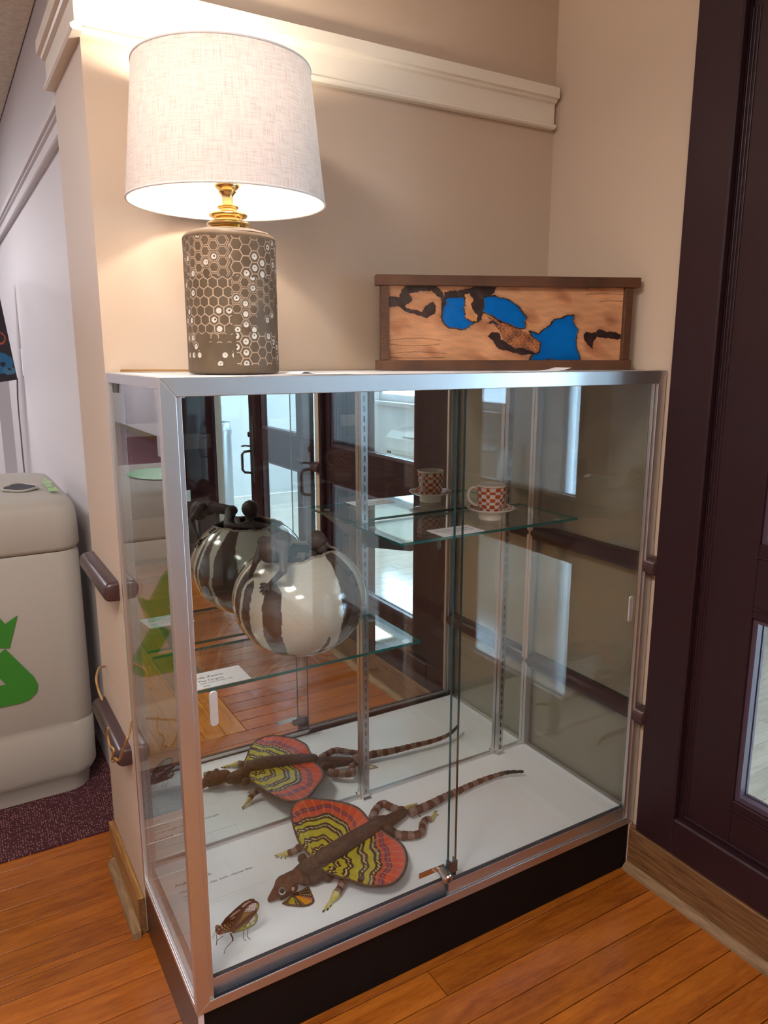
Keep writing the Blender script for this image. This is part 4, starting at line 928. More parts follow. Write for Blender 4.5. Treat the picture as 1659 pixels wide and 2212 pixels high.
# ---------------------------------------------------------------- striped vase with clay figures
VX, VY, VZ0 = .357, .270, ZL+.0004; VR, VH = .1525, .131; VC = VZ0+VH
vase = empty('striped_vase', (VX, VY, VZ0), 'large round ceramic vase with brown stripes and dark clay figures on its rim', 'vase')
nU, nP = 420, 260
A_ = np.linspace(0, 2*PI, nU, endpoint=False)
hole = .086*(1+.06*np.sin(A_*2+.6)+.05*np.sin(A_*3+2)+.02*np.sin(A_*9))          # open rim radius
ph0 = np.arcsin(np.clip(hole/VR, 0, 1))                        # polar angle at the rim
t_ = np.linspace(0, 1, nP)[None, :]
ph = ph0[:, None]+(PI-.16-ph0[:, None])*t_
Rr = VR*np.sin(ph); Zr = VC+VH*np.cos(ph)
Rr = Rr*(1+.006*np.sin(A_*3+1)[:, None]); Zr = np.where(Zr < VZ0+.0012, VZ0+.0004, Zr)
AA = np.broadcast_to(A_[:, None], ph.shape)
P = np.stack([VX+Rr*np.cos(AA), VY+Rr*np.sin(AA), Zr], -1)
deg = np.degrees(AA); lat = 90-np.degrees(ph)      # latitude
wo = vnoise(P, 45, 3)*1.6+vnoise(P, 160, 1)*.5
def stripe(a0, a1, lo=-90, hi=90, bend=0.0, taper=0.0, tip=6):
    mid = (a0+a1)/2; hw = (a1-a0)/2
    d = (deg+wo-mid-bend*((lat)/60)**2*hw-0+180) % 360-180
    w2 = hw*(1-taper*np.clip((lat-0)/60, 0, 1))
    endf = np.clip((hi-lat)/tip, 0, 1)*np.clip((lat-lo)/tip, 0, 1)
    return np.abs(d) < w2*np.sqrt(np.clip(endf, 0, 1))
br = stripe(-169, -159, -75, 32, .3) | stripe(-146, -128, -80, 33, -.1, .2, 10) | stripe(-77, -49, -90, 62, .5, .1) | stripe(47, 76) | stripe(121, 146, -90, 70, 0, .3) | stripe(150, 165, -70, 55, .2, .35, 40) | stripe(167.5, 171.5) | stripe(176, 187)
br |= stripe(-93, -85, -75, -22, 0, 0, 30) | stripe(-126, -119, -90, -48) | stripe(-107, -102, -90, -50) | stripe(-158, -154, -80, -45, 0, 0, 20)
br |= (lat < -66+3*wo) & (np.sin(np.radians(deg)*7) > -.2)
lightc = srgb(186, 182, 170); n5 = vnoise(P, 18, 6)[..., None]; n6 = vnoise(P, 300, 2)[..., None]
c = np.where(br[..., None], srgb(76, 63, 57)[None, None]*(1+.16*n5), lightc[None, None]*(1+.06*n5+.03*n6))
obj('vase_body', grid(P, np.clip(c, 0, 1), close_u=True), mat('raku_glaze', (1, 1, 1), .10, paint=True, coat=.8, spec=.6), vase, smooth=True)
# inner wall, dark, and the rough pale rim
ti = np.linspace(0, 1, 30)[None, :]; phi_ = ph0[:, None]+(PI*.9-ph0[:, None])*ti
Ri = (VR-.006)*np.sin(phi_); Zi = VC+(VH-.006)*np.cos(phi_)-.001
clay = mat('dark_fired_clay', (.050, .036, .032), .6, bump=.12, bscale=260, var=.25, vscale=40, bdist=.001)
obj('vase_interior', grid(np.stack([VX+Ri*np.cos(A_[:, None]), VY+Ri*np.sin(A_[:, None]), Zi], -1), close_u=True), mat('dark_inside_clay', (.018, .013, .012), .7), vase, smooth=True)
rim = np.array([(VX+h_*math.cos(a), VY+h_*math.sin(a), VC+VH*math.cos(p_)) for a, h_, p_ in zip(A_, hole-.0022, ph0)])
k = MB(); k.tube([tuple(q+np.array([0, 0, .0004*math.sin(i*.9)])) for i, q in enumerate(rim[::4])]+[tuple(rim[0])], [.0036+.0006*math.sin(i*1.7) for i in range(len(rim[::4])+1)], 8, False)
k.build('vase_rim', mat('pale_unglazed_rim', srgb(150, 136, 124), .7, var=.3, vscale=90), vase, smooth=True)
def on_vase(px, py, off=0.0, guess=.15):
    """point where a photo pixel meets the vase (outer ellipsoid grown by off)"""
    d = pt(px, py, 'y', guess)-CAM; d = d/np.linalg.norm(d); o_ = CAM-np.array([VX, VY, VC]); s = np.array([VR+off, VR+off, VH+off])
    a = ((d/s)**2).sum(); b = 2*((d/s)*(o_/s)).sum(); cc = ((o_/s)**2).sum()-1; q = b*b-4*a*cc
    t = (-b-math.sqrt(max(q, 0)))/(2*a); return CAM+t*d
def V3(p): return tuple(float(q) for q in p)
# kneeling figure leaning out over the shoulder of the vase
hA = np.array([.254, .188, .995]); sL = pt(569, 1171, 'y', .215); sR = pt(612, 1180, 'y', .178)
ch_ = (sL+sR)/2+np.array([.012, .018, .002]); pel = np.array([.318, .262, 1.002])
handL = on_vase(541, 1243, .004); elL = pt(552, 1214, 'y', .200); elR = pt(612, 1233, 'y', handL[1]*0+.140); handR = on_vase(583, 1262, .005)
kL = np.array([.290, .300, .973]); fL = np.array([.343, .340, .971]); kR = np.array([.318, .250, .972]); fR = np.array([.330, .280, .945])
hm = (hA+np.array([.006, .004, .004]))
parts = [('e', V3(hA), (.0215, .0205, .0270), rotm('X', 25)), ('c', V3(hA+np.array([.006, .008, .008])), V3(ch_), .011, .015), ('c', V3(sL), V3(sR), .0135, .0135), ('e', V3((sL+sR)/2+np.array([.004, .008, -.004])), (.025, .021, .0205)),
         ('c', V3((sL+sR)/2+np.array([.006, .01, 0])), V3(pel), .0155, .0130), ('e', V3(pel), (.0165, .0165, .0135)),
         ('c', V3(sL), V3(elL), .0095, .0070), ('c', V3(elL), V3(handL), .0068, .0050), ('c', V3(sR), V3(elR), .0105, .0080), ('c', V3(elR), V3(handR), .0078, .0052),
         ('c', V3(pel+np.array([-.008, .006, 0])), V3(kL), .0110, .0080), ('c', V3(kL), V3(fL), .0080, .0052), ('c', V3(fL), V3(fL+np.array([.006, .004, -.008])), .0058, .004),
         ('c', V3(pel+np.array([.006, -.004, 0])), V3(kR), .0100, .0080), ('c', V3(kR), V3(fR), .0078, .0052)]
def hand(base, dirv, side, s=1.0, curl=.35):
    """palm, four unequal fingers and a thumb lying on the vase"""
    out = []; d = Vector(dirv).normalized(); c_ = Vector((VX, VY, VC)); b = Vector(base); nrm = (b-c_).normalized(); sd_ = d.cross(nrm).normalized()
    palm = b+d*.009*s; out.append(('e', tuple(palm), (.0075*s, .0075*s, .0062*s)))
    def snap(p, off=.0028):
        v = np.array(p)-np.array([VX, VY, VC]); q = v/np.array([VR+off, VR+off, VH+off]); return Vector(np.array([VX, VY, VC])+v/np.linalg.norm(q))
    for i, L__ in enumerate((.0125, .0155, .0145, .0115)):
        o_ = sd_*side*(.0066-.0044*i)*s; fan = d+sd_*side*(.34-.22*i); p0 = snap(palm+o_+d*.004*s, .0035); p1 = snap(p0+fan.normalized()*L__*.55*s, .0045); p2 = snap(p0+fan.normalized()*L__*s, .0012)
        out += [('c', tuple(p0), tuple(p1), .0024*s, .0021*s), ('c', tuple(p1), tuple(p2), .0021*s, .0015*s)]
    p0 = snap(palm+sd_*side*.0065*s-d*.003*s, .003); p1 = snap(p0+(sd_*side*.9+d*.5).normalized()*.009*s, .0015); out.append(('c', tuple(p0), tuple(p1), .0026*s, .0018*s))
    return out
parts += hand(handL, handL-elL, 1, .95)+hand(handR, handR-elR, -1, 1.1)
claym = mat('clay_figure', (.078, .058, .052), .62, bump=.10, bscale=300, var=.16, vscale=50, bdist=.001)
obj('kneeling_figure', blob(parts, .0011, 2), claym, vase, 'dark clay figure kneeling and reaching down the front of the vase', smooth=True)
# head and shoulders coming out of the opening
hB = np.array([.3815, .227, .9915]); nk = np.array([.378, .232, .958])
rt = np.array([.86, -.51, 0]); bk = np.array([.50, .86, 0])
s1 = np.array([.352, .243, .948])-rt*.008; s2 = np.array([.405, .262, .946])
hrim = pt(651, 1199, 'z', .972); par = [('e', V3(hB+np.array([0, 0, .002])), (.0228, .0235, .0235)), ('e', V3(hB+rt*.009+np.array([0, -.003, -.012])), (.0150, .0150, .0165)), ('c', V3(hB+np.array([-.003, .002, -.015])), V3(nk), .0110, .0120),
       ('c', V3(nk+np.array([0, 0, -.004])), V3(s1), .012, .0125), ('c', V3(nk+np.array([0, 0, -.004])), V3(s2), .012, .0125), ('e', V3(nk+np.array([0, .012, -.032])), (.028, .018, .022)),
       ('c', V3(s1), V3(hrim+np.array([.012, .006, -.004])), .0105, .0070), ('c', V3(hrim+np.array([.012, .006, -.004])), V3(hrim), .0068, .0055), ('c', V3(s2), V3(s2+np.array([.020, .028, .004])), .0095, .006),
       ('c', V3(hB+rt*.0225-bk*.006+np.array([0, 0, .001])), V3(hB+rt*.0275-bk*.007+np.array([0, 0, -.007])), .0024, .0038),          # nose
       ('c', V3(hB+rt*.0185-bk*.0145+np.array([0, 0, .0055])), V3(hB+rt*.0235-bk*.005+np.array([0, 0, .0055])), .0024, .0024),         # brow
       ('c', V3(hB+rt*.0205-bk*.011+np.array([0, 0, -.0150])), V3(hB+rt*.0235-bk*.005+np.array([0, 0, -.0150])), .0020, .0020), ('e', V3(hB+rt*.015-bk*.006+np.array([0, 0, -.0215])), (.007, .007, .0055)),
       ('e', V3(hB-bk*.019-rt*.003+np.array([0, 0, -.003])), (.0035, .003, .006))]
for i in range(4):
    q = hrim+rt*(-.006+.0042*i)-bk*.002; par += [('c', V3(q+np.array([0, 0, .004])), V3(q-bk*.006+np.array([0, 0, .002])), .0024, .0022), ('c', V3(q-bk*.006+np.array([0, 0, .002])), V3(q-bk*.0085+np.array([0, 0, -.004])), .0022, .0018)]
obj('emerging_figure', blob(par, .0011, 2), claym, vase, 'dark clay head and shoulders emerging from the vase opening', smooth=True)

# ---------------------------------------------------------------- flying lizard sculpture
liz = empty('flying_lizard', (.5, .22, DK), 'painted clay flying lizard with fan shaped yellow and orange wings on the case deck', 'sculpture')
ZW = DK+.036
def pz(px, py, z=DK+.03): return pt(px, py, 'z', z)
def g7(q): return (560+q[0]/4.1475, 1700+q[1]/4.1475)     # enlarged-crop pixels to photo pixels
def wing(name, F, outline, zf, dome, seed, red0, dmax):
    pts = [np.array(pt(*g7(q), 'z', zf)) for q in outline]; O = np.array(pt(*g7(F), 'z', zf))
    seg = [0]
    for a, b in zip(pts[:-1], pts[1:]): seg.append(seg[-1]+np.linalg.norm(b-a))
    seg = np.array(seg)/seg[-1]; nT, nR = 230, 130; tt = np.linspace(0, 1, nT)
    sp = np.array(sm_([tuple(p_) for p_ in pts], 10)); sl = np.concatenate([[0], np.cumsum(np.linalg.norm(np.diff(sp, axis=0), axis=1))]); sl /= sl[-1]
    Bd = np.stack([np.interp(tt, sl, sp[:, i]) for i in range(3)], -1)
    rr_ = np.linspace(.02, 1, nR); P = O[None, None]+(Bd[:, None]-O[None, None])*rr_[None, :, None]
    T, Rr_ = np.meshgrid(tt, rr_, indexing='ij')
    P[..., 2] += dome*np.sin(np.clip(T, 0, 1)*PI)*Rr_**1.5+.0012*np.sin(T*40)*Rr_*.4
    L = np.linalg.norm(Bd-O, axis=1)[:, None]
    sp2 = np.array(sm_([tuple(map(float, p_))+(0.0,) for p_ in outline], 10)); Bp = np.stack([np.interp(tt, sl, sp2[:, i]) for i in (0, 1)], -1)
    Dp = np.linalg.norm(Bp-np.array(F), axis=1)[:, None]; dn = Rr_*Dp/dmax
    ar = np.linalg.norm(np.diff(Bd, axis=0, append=Bd[-1:]), axis=1).cumsum()[:, None]*Rr_    # arc position in metres
    w2 = dn+.020*np.sin(T*14+seed)+.012*np.sin(T*33+seed*2)+.015*np.sin(dn*9+T*5); Lw = L/np.maximum(Dp/dmax, 1e-3)
    bands = [(0, .10, 'y'), (.10, .18, 'b'), (.18, .255, 'y'), (.255, .345, 'b'), (.345, .455, 'y'), (.455, .54, 'b'), (.54, .60, 'y'), (.60, .68, 'b'), (.68, red0, 'r2'), (red0, red0+.06, 'm'), (red0+.06, 1.5, 'r')]
    C = {'y': srgb(178, 168, 38), 'b': srgb(62, 44, 34), 'r2': srgb(196, 74, 48), 'm': srgb(110, 48, 52), 'r': srgb(206, 72, 30)}
    c = np.zeros(P.shape)
    for lo, hi, kk in bands:
        m_ = (w2 >= lo) & (w2 < hi); c[m_] = C[kk]
        if kk in 'bm':
            mid = (lo+hi)/2; dr = (w2-mid)*Lw; da = ((ar/.0100+mid*7) % 1-.5)*.0100
            d_ = (dr/.0030)**2+(da/.0029)**2 < 1; c[m_ & d_] = srgb(205, 190, 110) if kk == 'b' else srgb(170, 80, 90)
            if kk == 'b':
                e_ = (np.abs(w2-lo)*Lw < .0003) | (np.abs(w2-hi)*Lw < .0003); c[m_ & e_] = srgb(170, 160, 60)
    yb = (w2 < .60) & (w2 > .345); dd_ = ((ar/.017+.3) % 1-.5)**2+(((w2*Lw)/.02) % 1-.5)**2 < .010; c[yb & dd_ & (c[..., 1] > .3)] *= .72
    strk = (np.abs(((T*17+.3*np.sin(Rr_*7)) % 1)-.5) < .035) & (w2 > red0-.08) & (Rr_ < .97); c[strk] = srgb(206, 140, 70)
    c *= (1+.10*vnoise(P, 120, seed))[..., None]
    rimm = (Rr_ > .972) | (T < .02); c[rimm] = srgb(92, 98, 84)*(1+.3*vnoise(P, 300)[rimm][:, None])
    Pb = P.copy(); Pb[..., 2] -= .0035
    me = grid(P, np.clip(c, 0, 1)); o = obj(name, me, MT['wingpaint'], liz, smooth=True)
    k = MB(); k.tube([tuple(q-np.array([0, 0, .0012])) for q in P[:, -1][::4]], .0026, 8); k.build('wing_edge', MT['bark'], o, smooth=True)
    me2 = grid(Pb); obj('wing_underside', me2, MT['bark'], o, smooth=True)
    return P
MT['wingpaint'] = mat('glossy_painted_wing', (1, 1, 1), .22, paint=True, coat=.35)
MT['bark'] = mat('dark_brown_bark', (.075, .046, .032), .75, bump=.7, bscale=160, var=.45, vscale=60, bdist=.003)
MT['skin'] = mat('lizard_skin', (1, 1, 1), .7, paint=True, bump=.7, bscale=260, var=.22, vscale=130, bdist=.0022)
wing('wing', (540, 640), [(450,600),(385,540),(335,450),(300,340),(290,240),(315,180),(370,145),(450,128),(600,140),(760,160),(860,190),(930,235),(985,300),(1015,345)], ZW+.006, .010, 1.0, .755, 545)
wing('wing', (565, 700), [(555,742),(640,780),(760,820),(900,870),(1020,895),(1130,892),(1220,860),(1290,790),(1325,680),(1315,590),(1280,520),(1200,460),(1110,395),(1065,372)], ZW, .004, 2.3, .715, 770)
def brn(co):
    n = vnoise(co, 90, 1)[:, None]; n_ = vnoise(co, 320, 2)[:, None]; return np.clip(srgb(68, 53, 43)*(1+.25*n+.2*n_), 0, 1)
q = lambda x, y, z=DK+.03: V3(pt(*g7((x, y)), 'z', z))
body = []
for a, b, ra, rb, za, zb in (((560, 640), (700, 560), .0205, .0225, .044, .046), ((700, 560), (860, 460), .0225, .021, .046, .044), ((860, 460), (1040, 350), .021, .0185, .044, .040)): body.append(('c', q(*a, DK+za), q(*b, DK+zb), ra, rb))
obj('back', blob(body, .0016, 2, brn), MT['skin'], liz, smooth=True)
body = [('c', q(1050, 340, DK+.030), q(1140, 320, DK+.026), .016, .017), ('c', q(1140, 320, DK+.026), q(1290, 230, DK+.022), .018, .0130), ('c', q(1040, 300, DK+.03), q(1120, 300, DK+.022), .011, .014), ('c', q(1140, 370, DK+.02), q(1220, 420, DK+.016), .013, .011)]
obj('hips', blob(body, .0016, 2, brn), MT['skin'], liz, smooth=True)
body = [('c', q(560, 690, DK+.030), q(430, 720, DK+.030), .022, .0215), ('c', q(600, 760, DK+.020), q(480, 830, DK+.018), .017, .013), ('c', q(430, 720, DK+.030), q(340, 780, DK+.028), .0205, .015), ('e', q(620, 800, DK+.016), (.014, .013, .013)), ('e', q(385, 640, DK+.030), (.012, .010, .012))]
obj('shoulders', blob(body, .0016, 2, brn), MT['skin'], liz, smooth=True)
hw_ = lambda co: np.clip(srgb(92, 62, 44)*(1+.35*vnoise(co, 70, 5)[:, None]+.2*vnoise(co, 260, 7)[:, None]), 0, 1)
body = [('c', q(330, 800, DK+.034), q(250, 850, DK+.032), .0165, .019), ('e', q(225, 870, DK+.032), (.024, .022, .0195), rotm('Z', 25)), ('c', q(200, 900, DK+.030), q(115, 985, DK+.016), .0185, .0085), ('c', q(170, 950, DK+.020), q(100, 1005, DK+.010), .0120, .0070), ('e', q(190, 850, DK+.045), (.010, .009, .009)), ('e', q(270, 820, DK+.045), (.009, .010, .010)),
        ('c', q(300, 900, DK+.018), q(200, 980, DK+.010), .0125, .008), ('c', q(360, 820, DK+.020), q(430, 850, DK+.014), .0125, .010), ('c', q(300, 790, DK+.034), q(370, 830, DK+.030), .0115, .0105)]
hd_ = obj('head', blob(body, .0013, 2, hw_), MT['skin'], liz, smooth=True)
e0 = np.array(q(206, 932, DK+.034)); vd = (CAM-e0)/np.linalg.norm(CAM-e0)
def disc(name, c, r, m, off, r0=0, parent=None, a0=0, a1=2*PI, el=1.0):
    n = 24; ex = np.cross(vd, [0, 0, 1]); ex /= np.linalg.norm(ex); ey = np.cross(ex, vd); k = MB(); v = []
    for i in range(n+1):
        a = a0+(a1-a0)*i/n
        for r_ in (r0, r): v.append(tuple(c+vd*off+(ex*math.cos(a)+ey*math.sin(a)*el)*r_))
    k.add(v, [(2*i, 2*i+1, 2*i+3, 2*i+2) for i in range(n)]); return k
eye = MB().sphere(tuple(e0), .0085, 20, 14).build('eye', mat('eye_grey', srgb(120, 112, 96), .3, var=.5, vscale=200, coat=.6), hd_, smooth=True)
ip = e0+vd*.0052+np.array([0, 0, -.001])
MB().sphere(tuple(ip), .0058, 16, 12).build('eyeball', mat('eye_black', (.012, .010, .012), .12, coat=.8), hd_, smooth=True)
disc('', ip, .0066, None, .0018, .0048, None, PI*1.0, PI*1.95).build('eye_ring', mat('eye_white', (.75, .72, .66), .35), hd_)
MB().sphere(q(302, 915, DK+.026), (.0042, .0036, .0052), 14, 10).build('ear', mat('pale_ear', srgb(170, 140, 112), .6), hd_, smooth=True)
# throat flap
fl_ = [(210, 1035), (250, 1050), (330, 1060), (400, 1062), (460, 1045), (485, 1020), (478, 985), (455, 930), (438, 890)]
O = np.array(q(300, 960, DK+.012)); sp = np.array(sm_([tuple(pt(*g7(a), 'z', DK+.0045)) for a in fl_], 10)); nR = 50
rr_ = np.linspace(0, 1, nR); P = O[None, None]+(sp[:, None]-O[None, None])*rr_[None, :, None]; T, Rr_ = np.meshgrid(np.linspace(0, 1, len(sp)), rr_, indexing='ij')
c = np.tile(srgb(60, 42, 30), (*T.shape, 1)); c[(T > .40) & (T < .62) & (Rr_ > .2)] = srgb(206, 142, 26); c[(T > .14) & (T < .24) & (Rr_ > .3)] = srgb(170, 150, 40); c[(T > .62) & (T < .72) & (Rr_ > .3)] = srgb(190, 90, 30)
dts = ((((T*12) % 1)-.5)**2*8+(((Rr_*9) % 1)-.5)**2*2) < .18; c[dts & ((T > .72) | (T < .14) | ((T > .25) & (T < .4))) & (Rr_ > .35)] = srgb(200, 180, 100); c[(Rr_ > .95)] = srgb(80, 76, 60)
fo = obj('throat_flap', grid(P, c), MT['wingpaint'], liz, smooth=True)
k = MB(); k.tube([tuple(p_-np.array([0, 0, .001])) for p_ in sp[::3]], .0022, 8); k.build('flap_edge', MT['bark'], fo, smooth=True)
# banded tail and legs
greyb = srgb(128, 108, 102); redb = srgb(92, 60, 48)
def banded(pts, rad, nb, dark_end=0.0, pale_end=0.0):
    P_ = np.array(sm_([tuple(p_) for p_ in pts], 14)); sl = np.concatenate([[0], np.cumsum(np.linalg.norm(np.diff(P_, axis=0), axis=1))]); tot = sl[-1]; n = int(tot/.0014)
    tt = np.linspace(0, tot, n); Q = np.stack([np.interp(tt, sl, P_[:, i]) for i in range(3)], -1); u = tt/tot
    R0 = np.interp(u, np.linspace(0, 1, len(rad)), rad); ph_ = (u*nb) % 1; lump = .86+.16*np.sin(ph_*PI)**.5
    R1 = R0*lump; k = MB(); k.tube([tuple(a) for a in Q], list(R1), 14); 
    me = mesh(k.v, k.f); nn = len(me.vertices); co = np.array(k.v); ui = np.repeat(u, 14)[:nn]; band = (np.floor(ui*nb).astype(int) % 2 == 0)
    co2 = co+(vnoise(co, 420, 2)*.0007)[:, None]*np.array([.5, .5, 1]); me.vertices.foreach_set('co', co2.astype(np.float32).ravel())
    c = np.where(band[:, None], greyb, redb)*(1+.18*vnoise(co, 240, 3)[:, None])
    if dark_end: c[ui > 1-dark_end] = srgb(36, 40, 40)
    if pale_end: c[ui > 1-pale_end] = srgb(206, 192, 130)
    setcol(me, np.clip(c, 0, 1)); return me
tl = [pz(885, 1756, DK+.020), pz(925, 1740, DK+.019), pz(960, 1722, DK+.018), pz(1000, 1704, DK+.018), pz(1040, 1686, DK+.018), pz(1075, 1674, DK+.019), pz(1100, 1668, DK+.022), pz(1131, 1667, DK+.023)]
obj('tail', banded(tl, [.0125, .0118, .0105, .0092, .0082, .0072, .0060, .0040], 21, .145), MT['skin'], liz, smooth=True)
cream = mat('cream_painted_foot', srgb(206, 194, 140), .55, col2=srgb(176, 166, 70), vscale=70, bump=.3, bscale=200)
def leg(pts, rad, nb, foot, toes, fr=.0022):
    o = obj('leg', banded(pts, rad, nb), MT['skin'], liz, smooth=True)
    a = np.array(pts[-1]); b = np.array(foot); parts_ = [('c', V3(a), V3(b), rad[-1]*.95, rad[-1]*.62)]
    for t in toes:
        t = np.array(t); m_ = (b+t)/2+np.array([0, 0, .0022]); parts_ += [('c', V3(b), V3(m_), fr*1.25, fr), ('c', V3(m_), V3(t), fr, fr*.62)]
        d = (t-m_)/np.linalg.norm(t-m_); MB().tube([V3(t-d*.001), V3(t+d*.0035), V3(t+d*.005)], [fr*.72, fr*.5, .0003], 8).build('claw', MT['ink'], o, smooth=True)
    obj('foot', blob(parts_, .0010, 1), cream, o, smooth=True)
zt = DK+.0026
leg([q(790, 830, DK+.022), q(750, 850, DK+.020), q(725, 905, DK+.014), q(690, 960, DK+.012)], [.0085, .0095, .0085, .0105], 5, q(655, 1010, DK+.008), [q(578, 1108, zt), q(592, 1085, zt), q(615, 1090, zt), q(640, 1060, zt)], .0030)
leg([q(400, 510, DK+.026), q(350, 550, DK+.022), q(300, 580, DK+.016), q(260, 590, DK+.012)], [.0080, .0095, .0085, .0080], 4, q(225, 598, DK+.009), [q(150, 612, zt), q(165, 625, zt), q(200, 632, zt), q(232, 634, zt)], .0021)
leg([q(1215, 430, DK+.018), q(1290, 435, DK+.016), q(1400, 430, DK+.015), q(1455, 400, DK+.015), q(1465, 330, DK+.016), q(1500, 290, DK+.014), q(1540, 290, DK+.010)], [.0115, .0115, .0100, .0100, .0095, .0088, .0070], 9, q(1560, 262, DK+.008), [q(1600, 248, zt), q(1590, 218, zt), q(1575, 215, zt)], .0020)
leg([q(1010, 280, DK+.022), q(1050, 200, DK+.022), q(1105, 150, DK+.022), q(1170, 175, DK+.022), q(1240, 200, DK+.020), q(1300, 200, DK+.018)], [.0110, .0115, .0100, .0105, .0100, .0080], 8, q(1360, 170, DK+.010), [q(1410, 150, zt), q(1405, 165, zt), q(1436, 258, zt)], .0021)

# ---------------------------------------------------------------- cicada sculpture
cic = empty('cicada', (.115, .105, DK), 'small brown and olive cicada sculpture on wire legs at the case left front', 'sculpture')
def g8(p_): return (430+p_[0]/8.295, 1900+p_[1]/8.295)
def cq(x, y, yy): return np.array(pt(*g8((x, y)), 'y', yy))
cb2 = lambda co: np.where((np.sin(co[:, :1]*900)*np.sin(co[:, 2:]*1100+1) > .45), srgb(206, 170, 120), srgb(86, 52, 34)*(1+.3*vnoise(co, 300)[:, None]))
hb = cq(370, 930, .104)
parts = [('c', V3(cq(400, 900, .108)), V3(cq(560, 850, .110)), .0085, .0095), ('c', V3(cq(560, 850, .110)), V3(cq(880, 740, .110)), .0090, .0035), ('e', V3(hb+np.array([0, .004, 0])), (.0080, .0115, .0075)), ('e', V3(cq(335, 850, .118)), (.0040, .0045, .0045))]
obj('body', blob(parts, .0008, 1, cb2), mat('painted_insect', (1, 1, 1), .4, paint=True), cic, smooth=True)
MB().sphere(V3(cq(378, 945, .094)), .0048, 16, 12).build('eye', mat('dark_red_eye', (.22, .015, .012), .18, coat=.7), cic, smooth=True)
MB().sphere(V3(cq(320, 850, .122)), .0038, 16, 12).build('eye', bpy.data.materials['dark_red_eye'], cic, smooth=True)
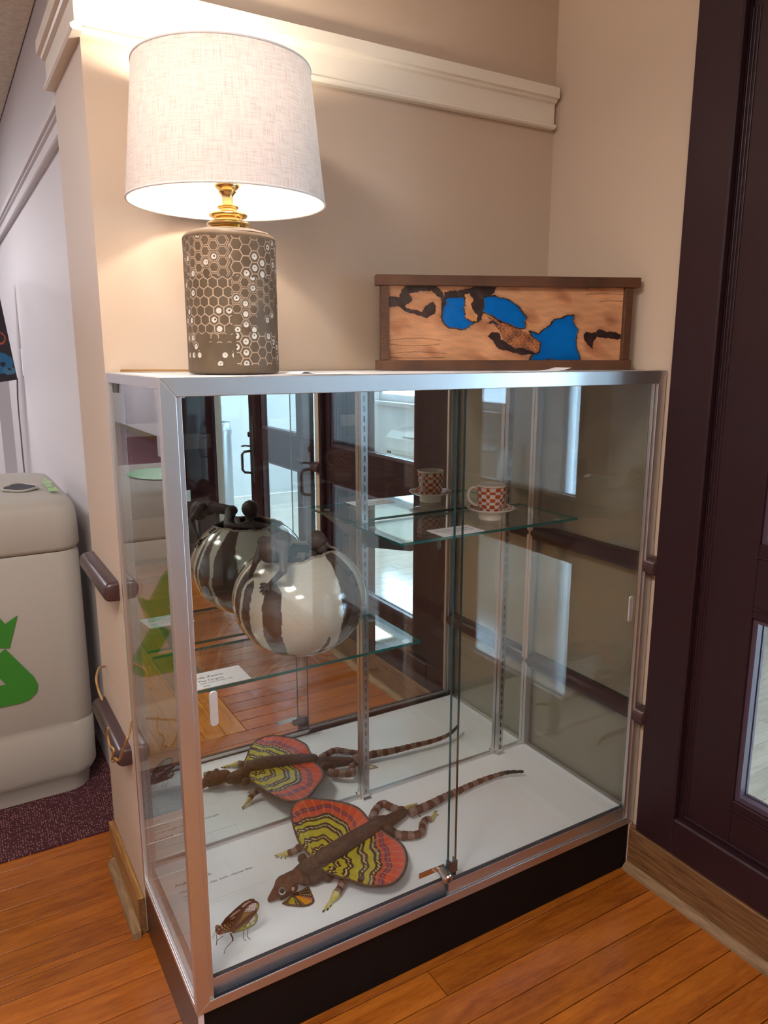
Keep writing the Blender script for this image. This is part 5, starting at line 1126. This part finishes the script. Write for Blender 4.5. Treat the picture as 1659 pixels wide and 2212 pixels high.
def cwing(name, poly, yy, tilt, kind, sub=None):
    pts = [cq(x, y, yy) for x, y in poly]; n = len(pts); cen = sum(pts)/n
    X = np.array(poly, float); x0, y0_, x1, y1_ = X[:, 0].min(), X[:, 1].min(), X[:, 0].max(), X[:, 1].max(); N1, N2 = 110, 110
    gx, gy = np.meshgrid(np.linspace(x0, x1, N1), np.linspace(y0_, y1_, N2), indexing='ij'); sd_ = sdf(poly, gx, gy)
    a0, ax_, ay_ = cq(0, 0, yy), cq(1000, 0, yy), cq(0, 1000, yy); P = a0+(gx/1000)[..., None]*(ax_-a0)+(gy/1000)[..., None]*(ay_-a0)
    P[..., 1] += tilt*(gy-y0_)/(y1_-y0_)
    c = np.tile(srgb(92, 54, 36), (N1, N2, 1)); al = (gx-560)*.62-(900-gy)*.78   # position across the wing
    if kind == 'fore':
        c[al > 60] = srgb(140, 104, 64); c[al > 130] = srgb(166, 150, 70); m_ = (al > 100) & (np.sin((gx+ (900-gy)*.2)/6.5) > .3); c[m_] *= .7
        cell = sdf([(800, 580), (900, 470), (940, 440), (1030, 430), (1040, 490), (1000, 570), (900, 585)], gx, gy) < 0; c[cell] = srgb(216, 200, 196)
        vein = cell & ((np.abs(((gx+gy*.25-40) % 46)-23) > 20.5) | (np.abs(((gy-gx*.05) % 52)-26) > 23.5)); c[vein] = srgb(70, 50, 44)
        c[(sdf([(800, 590), (740, 680), (640, 830), (700, 800), (860, 660), (960, 600)], gx, gy) < 0)] = srgb(142, 112, 66)
        c[(gx > 1035) & (gy > 440)] = srgb(150, 146, 56)
        for ln in (((640, 880), (800, 560)), ((700, 850), (980, 600)), ((560, 880), (720, 600))):
            c[(sdf([ln[0], ln[1], (ln[1][0]+4, ln[1][1]+6), (ln[0][0]+4, ln[0][1]+6)], gx, gy) < 2)] = srgb(74, 44, 30)
    elif kind == 'hind':
        c[:] = srgb(150, 146, 62); c *= (1+.12*vnoise(P, 300))[..., None]
        for pol in ([(900, 750), (960, 690), (1005, 660), (1010, 720), (960, 770), (910, 785)], [(830, 835), (890, 795), (900, 820), (860, 850)], [(915, 800), (985, 770), (1000, 790), (940, 820)]): c[sdf(pol, gx, gy) < 0] = srgb(214, 208, 212)
        for pol in ([(790, 860), (990, 640), (1005, 650), (900, 760), (800, 868)],): c[sdf(pol, gx, gy) < 0] = srgb(50, 44, 36)
        m_ = (sdf([(600, 930), (760, 830), (1000, 610), (1020, 650), (800, 860), (700, 920)], gx, gy) < 0) & (np.sin(gx/6.5) > .3); c[m_] *= .75
    else:
        for pol in ([(740, 500), (800, 440), (900, 390), (930, 395), (860, 440), (790, 500)], [(530, 670), (600, 600), (720, 530), (740, 540), (640, 620), (560, 680)], [(540, 720), (620, 660), (640, 670), (580, 710)]): c[sdf(pol, gx, gy) < 0] = srgb(206, 176, 164)
    c[sd_ > -12] = srgb(88, 50, 34) if kind != 'hind' else srgb(100, 96, 40)
    keep = sd_ < 0; me = sub_grid(P, np.clip(c, 0, 1), keep); o = obj(name, me, mat('painted_insect_wing', (1, 1, 1), .4, paint=True), cic, smooth=False)
    sl = o.modifiers.new('thick', 'SOLIDIFY'); sl.thickness = .0008
cwing('forewing', [(370, 800), (450, 690), (640, 520), (800, 400), (920, 350), (985, 352), (1005, 380), (960, 430), (820, 560), (640, 730), (500, 860), (400, 870)], .119, -.004, 'far')
cwing('hindwing', [(600, 930), (900, 700), (1035, 600), (1062, 680), (1048, 760), (1000, 820), (900, 880), (800, 915), (680, 945), (600, 965)], .104, -.004, 'hind')
cwing('forewing', [(545, 920), (600, 760), (700, 620), (830, 480), (940, 400), (1010, 382), (1070, 418), (1087, 470), (1068, 545), (1035, 605), (900, 730), (760, 840), (650, 930), (590, 965)], .096, -.003, 'fore')
wire = mat('black_wire', (.03, .03, .03), .4, .5)
def wl(pts, r, m=wire):
    k = MB(); k.tube(pts, r, 8); return k.build('leg', m, cic, smooth=True)
D3 = lambda x, y: V3(pt(*g8((x, y)), 'z', DK+.0009))
wl([V3(cq(560, 960, .098)), V3(cq(605, 1050, .094)), V3(cq(600, 1100, .090))], .0016, MT['bark']); wl([V3(cq(600, 1100, .090)), V3(cq(475, 1235, .083)), D3(445, 1328)], .0006)
for a in ([V3(cq(310, 990, .110)), V3(cq(318, 1100, .110)), D3(305, 1178)], [V3(cq(430, 1010, .104)), V3(cq(325, 1095, .108)), D3(310, 1170)], [V3(cq(795, 915, .105)), V3(cq(790, 1040, .098)), D3(808, 1078), D3(850, 1090)], [V3(cq(880, 870, .108)), V3(cq(862, 1010, .100)), D3(870, 1030), D3(915, 1075)]): wl(a, .0006)
k = MB(); k.tube([V3(cq(300, 900, .106)), V3(cq(250, 1000, .102)), V3(cq(238, 1055, .100))], .0003, 6); k.tube([V3(cq(300, 960, .104)), V3(cq(258, 1030, .101)), V3(cq(265, 1080, .100))], .0003, 6); k.build('antenna', wire, cic)
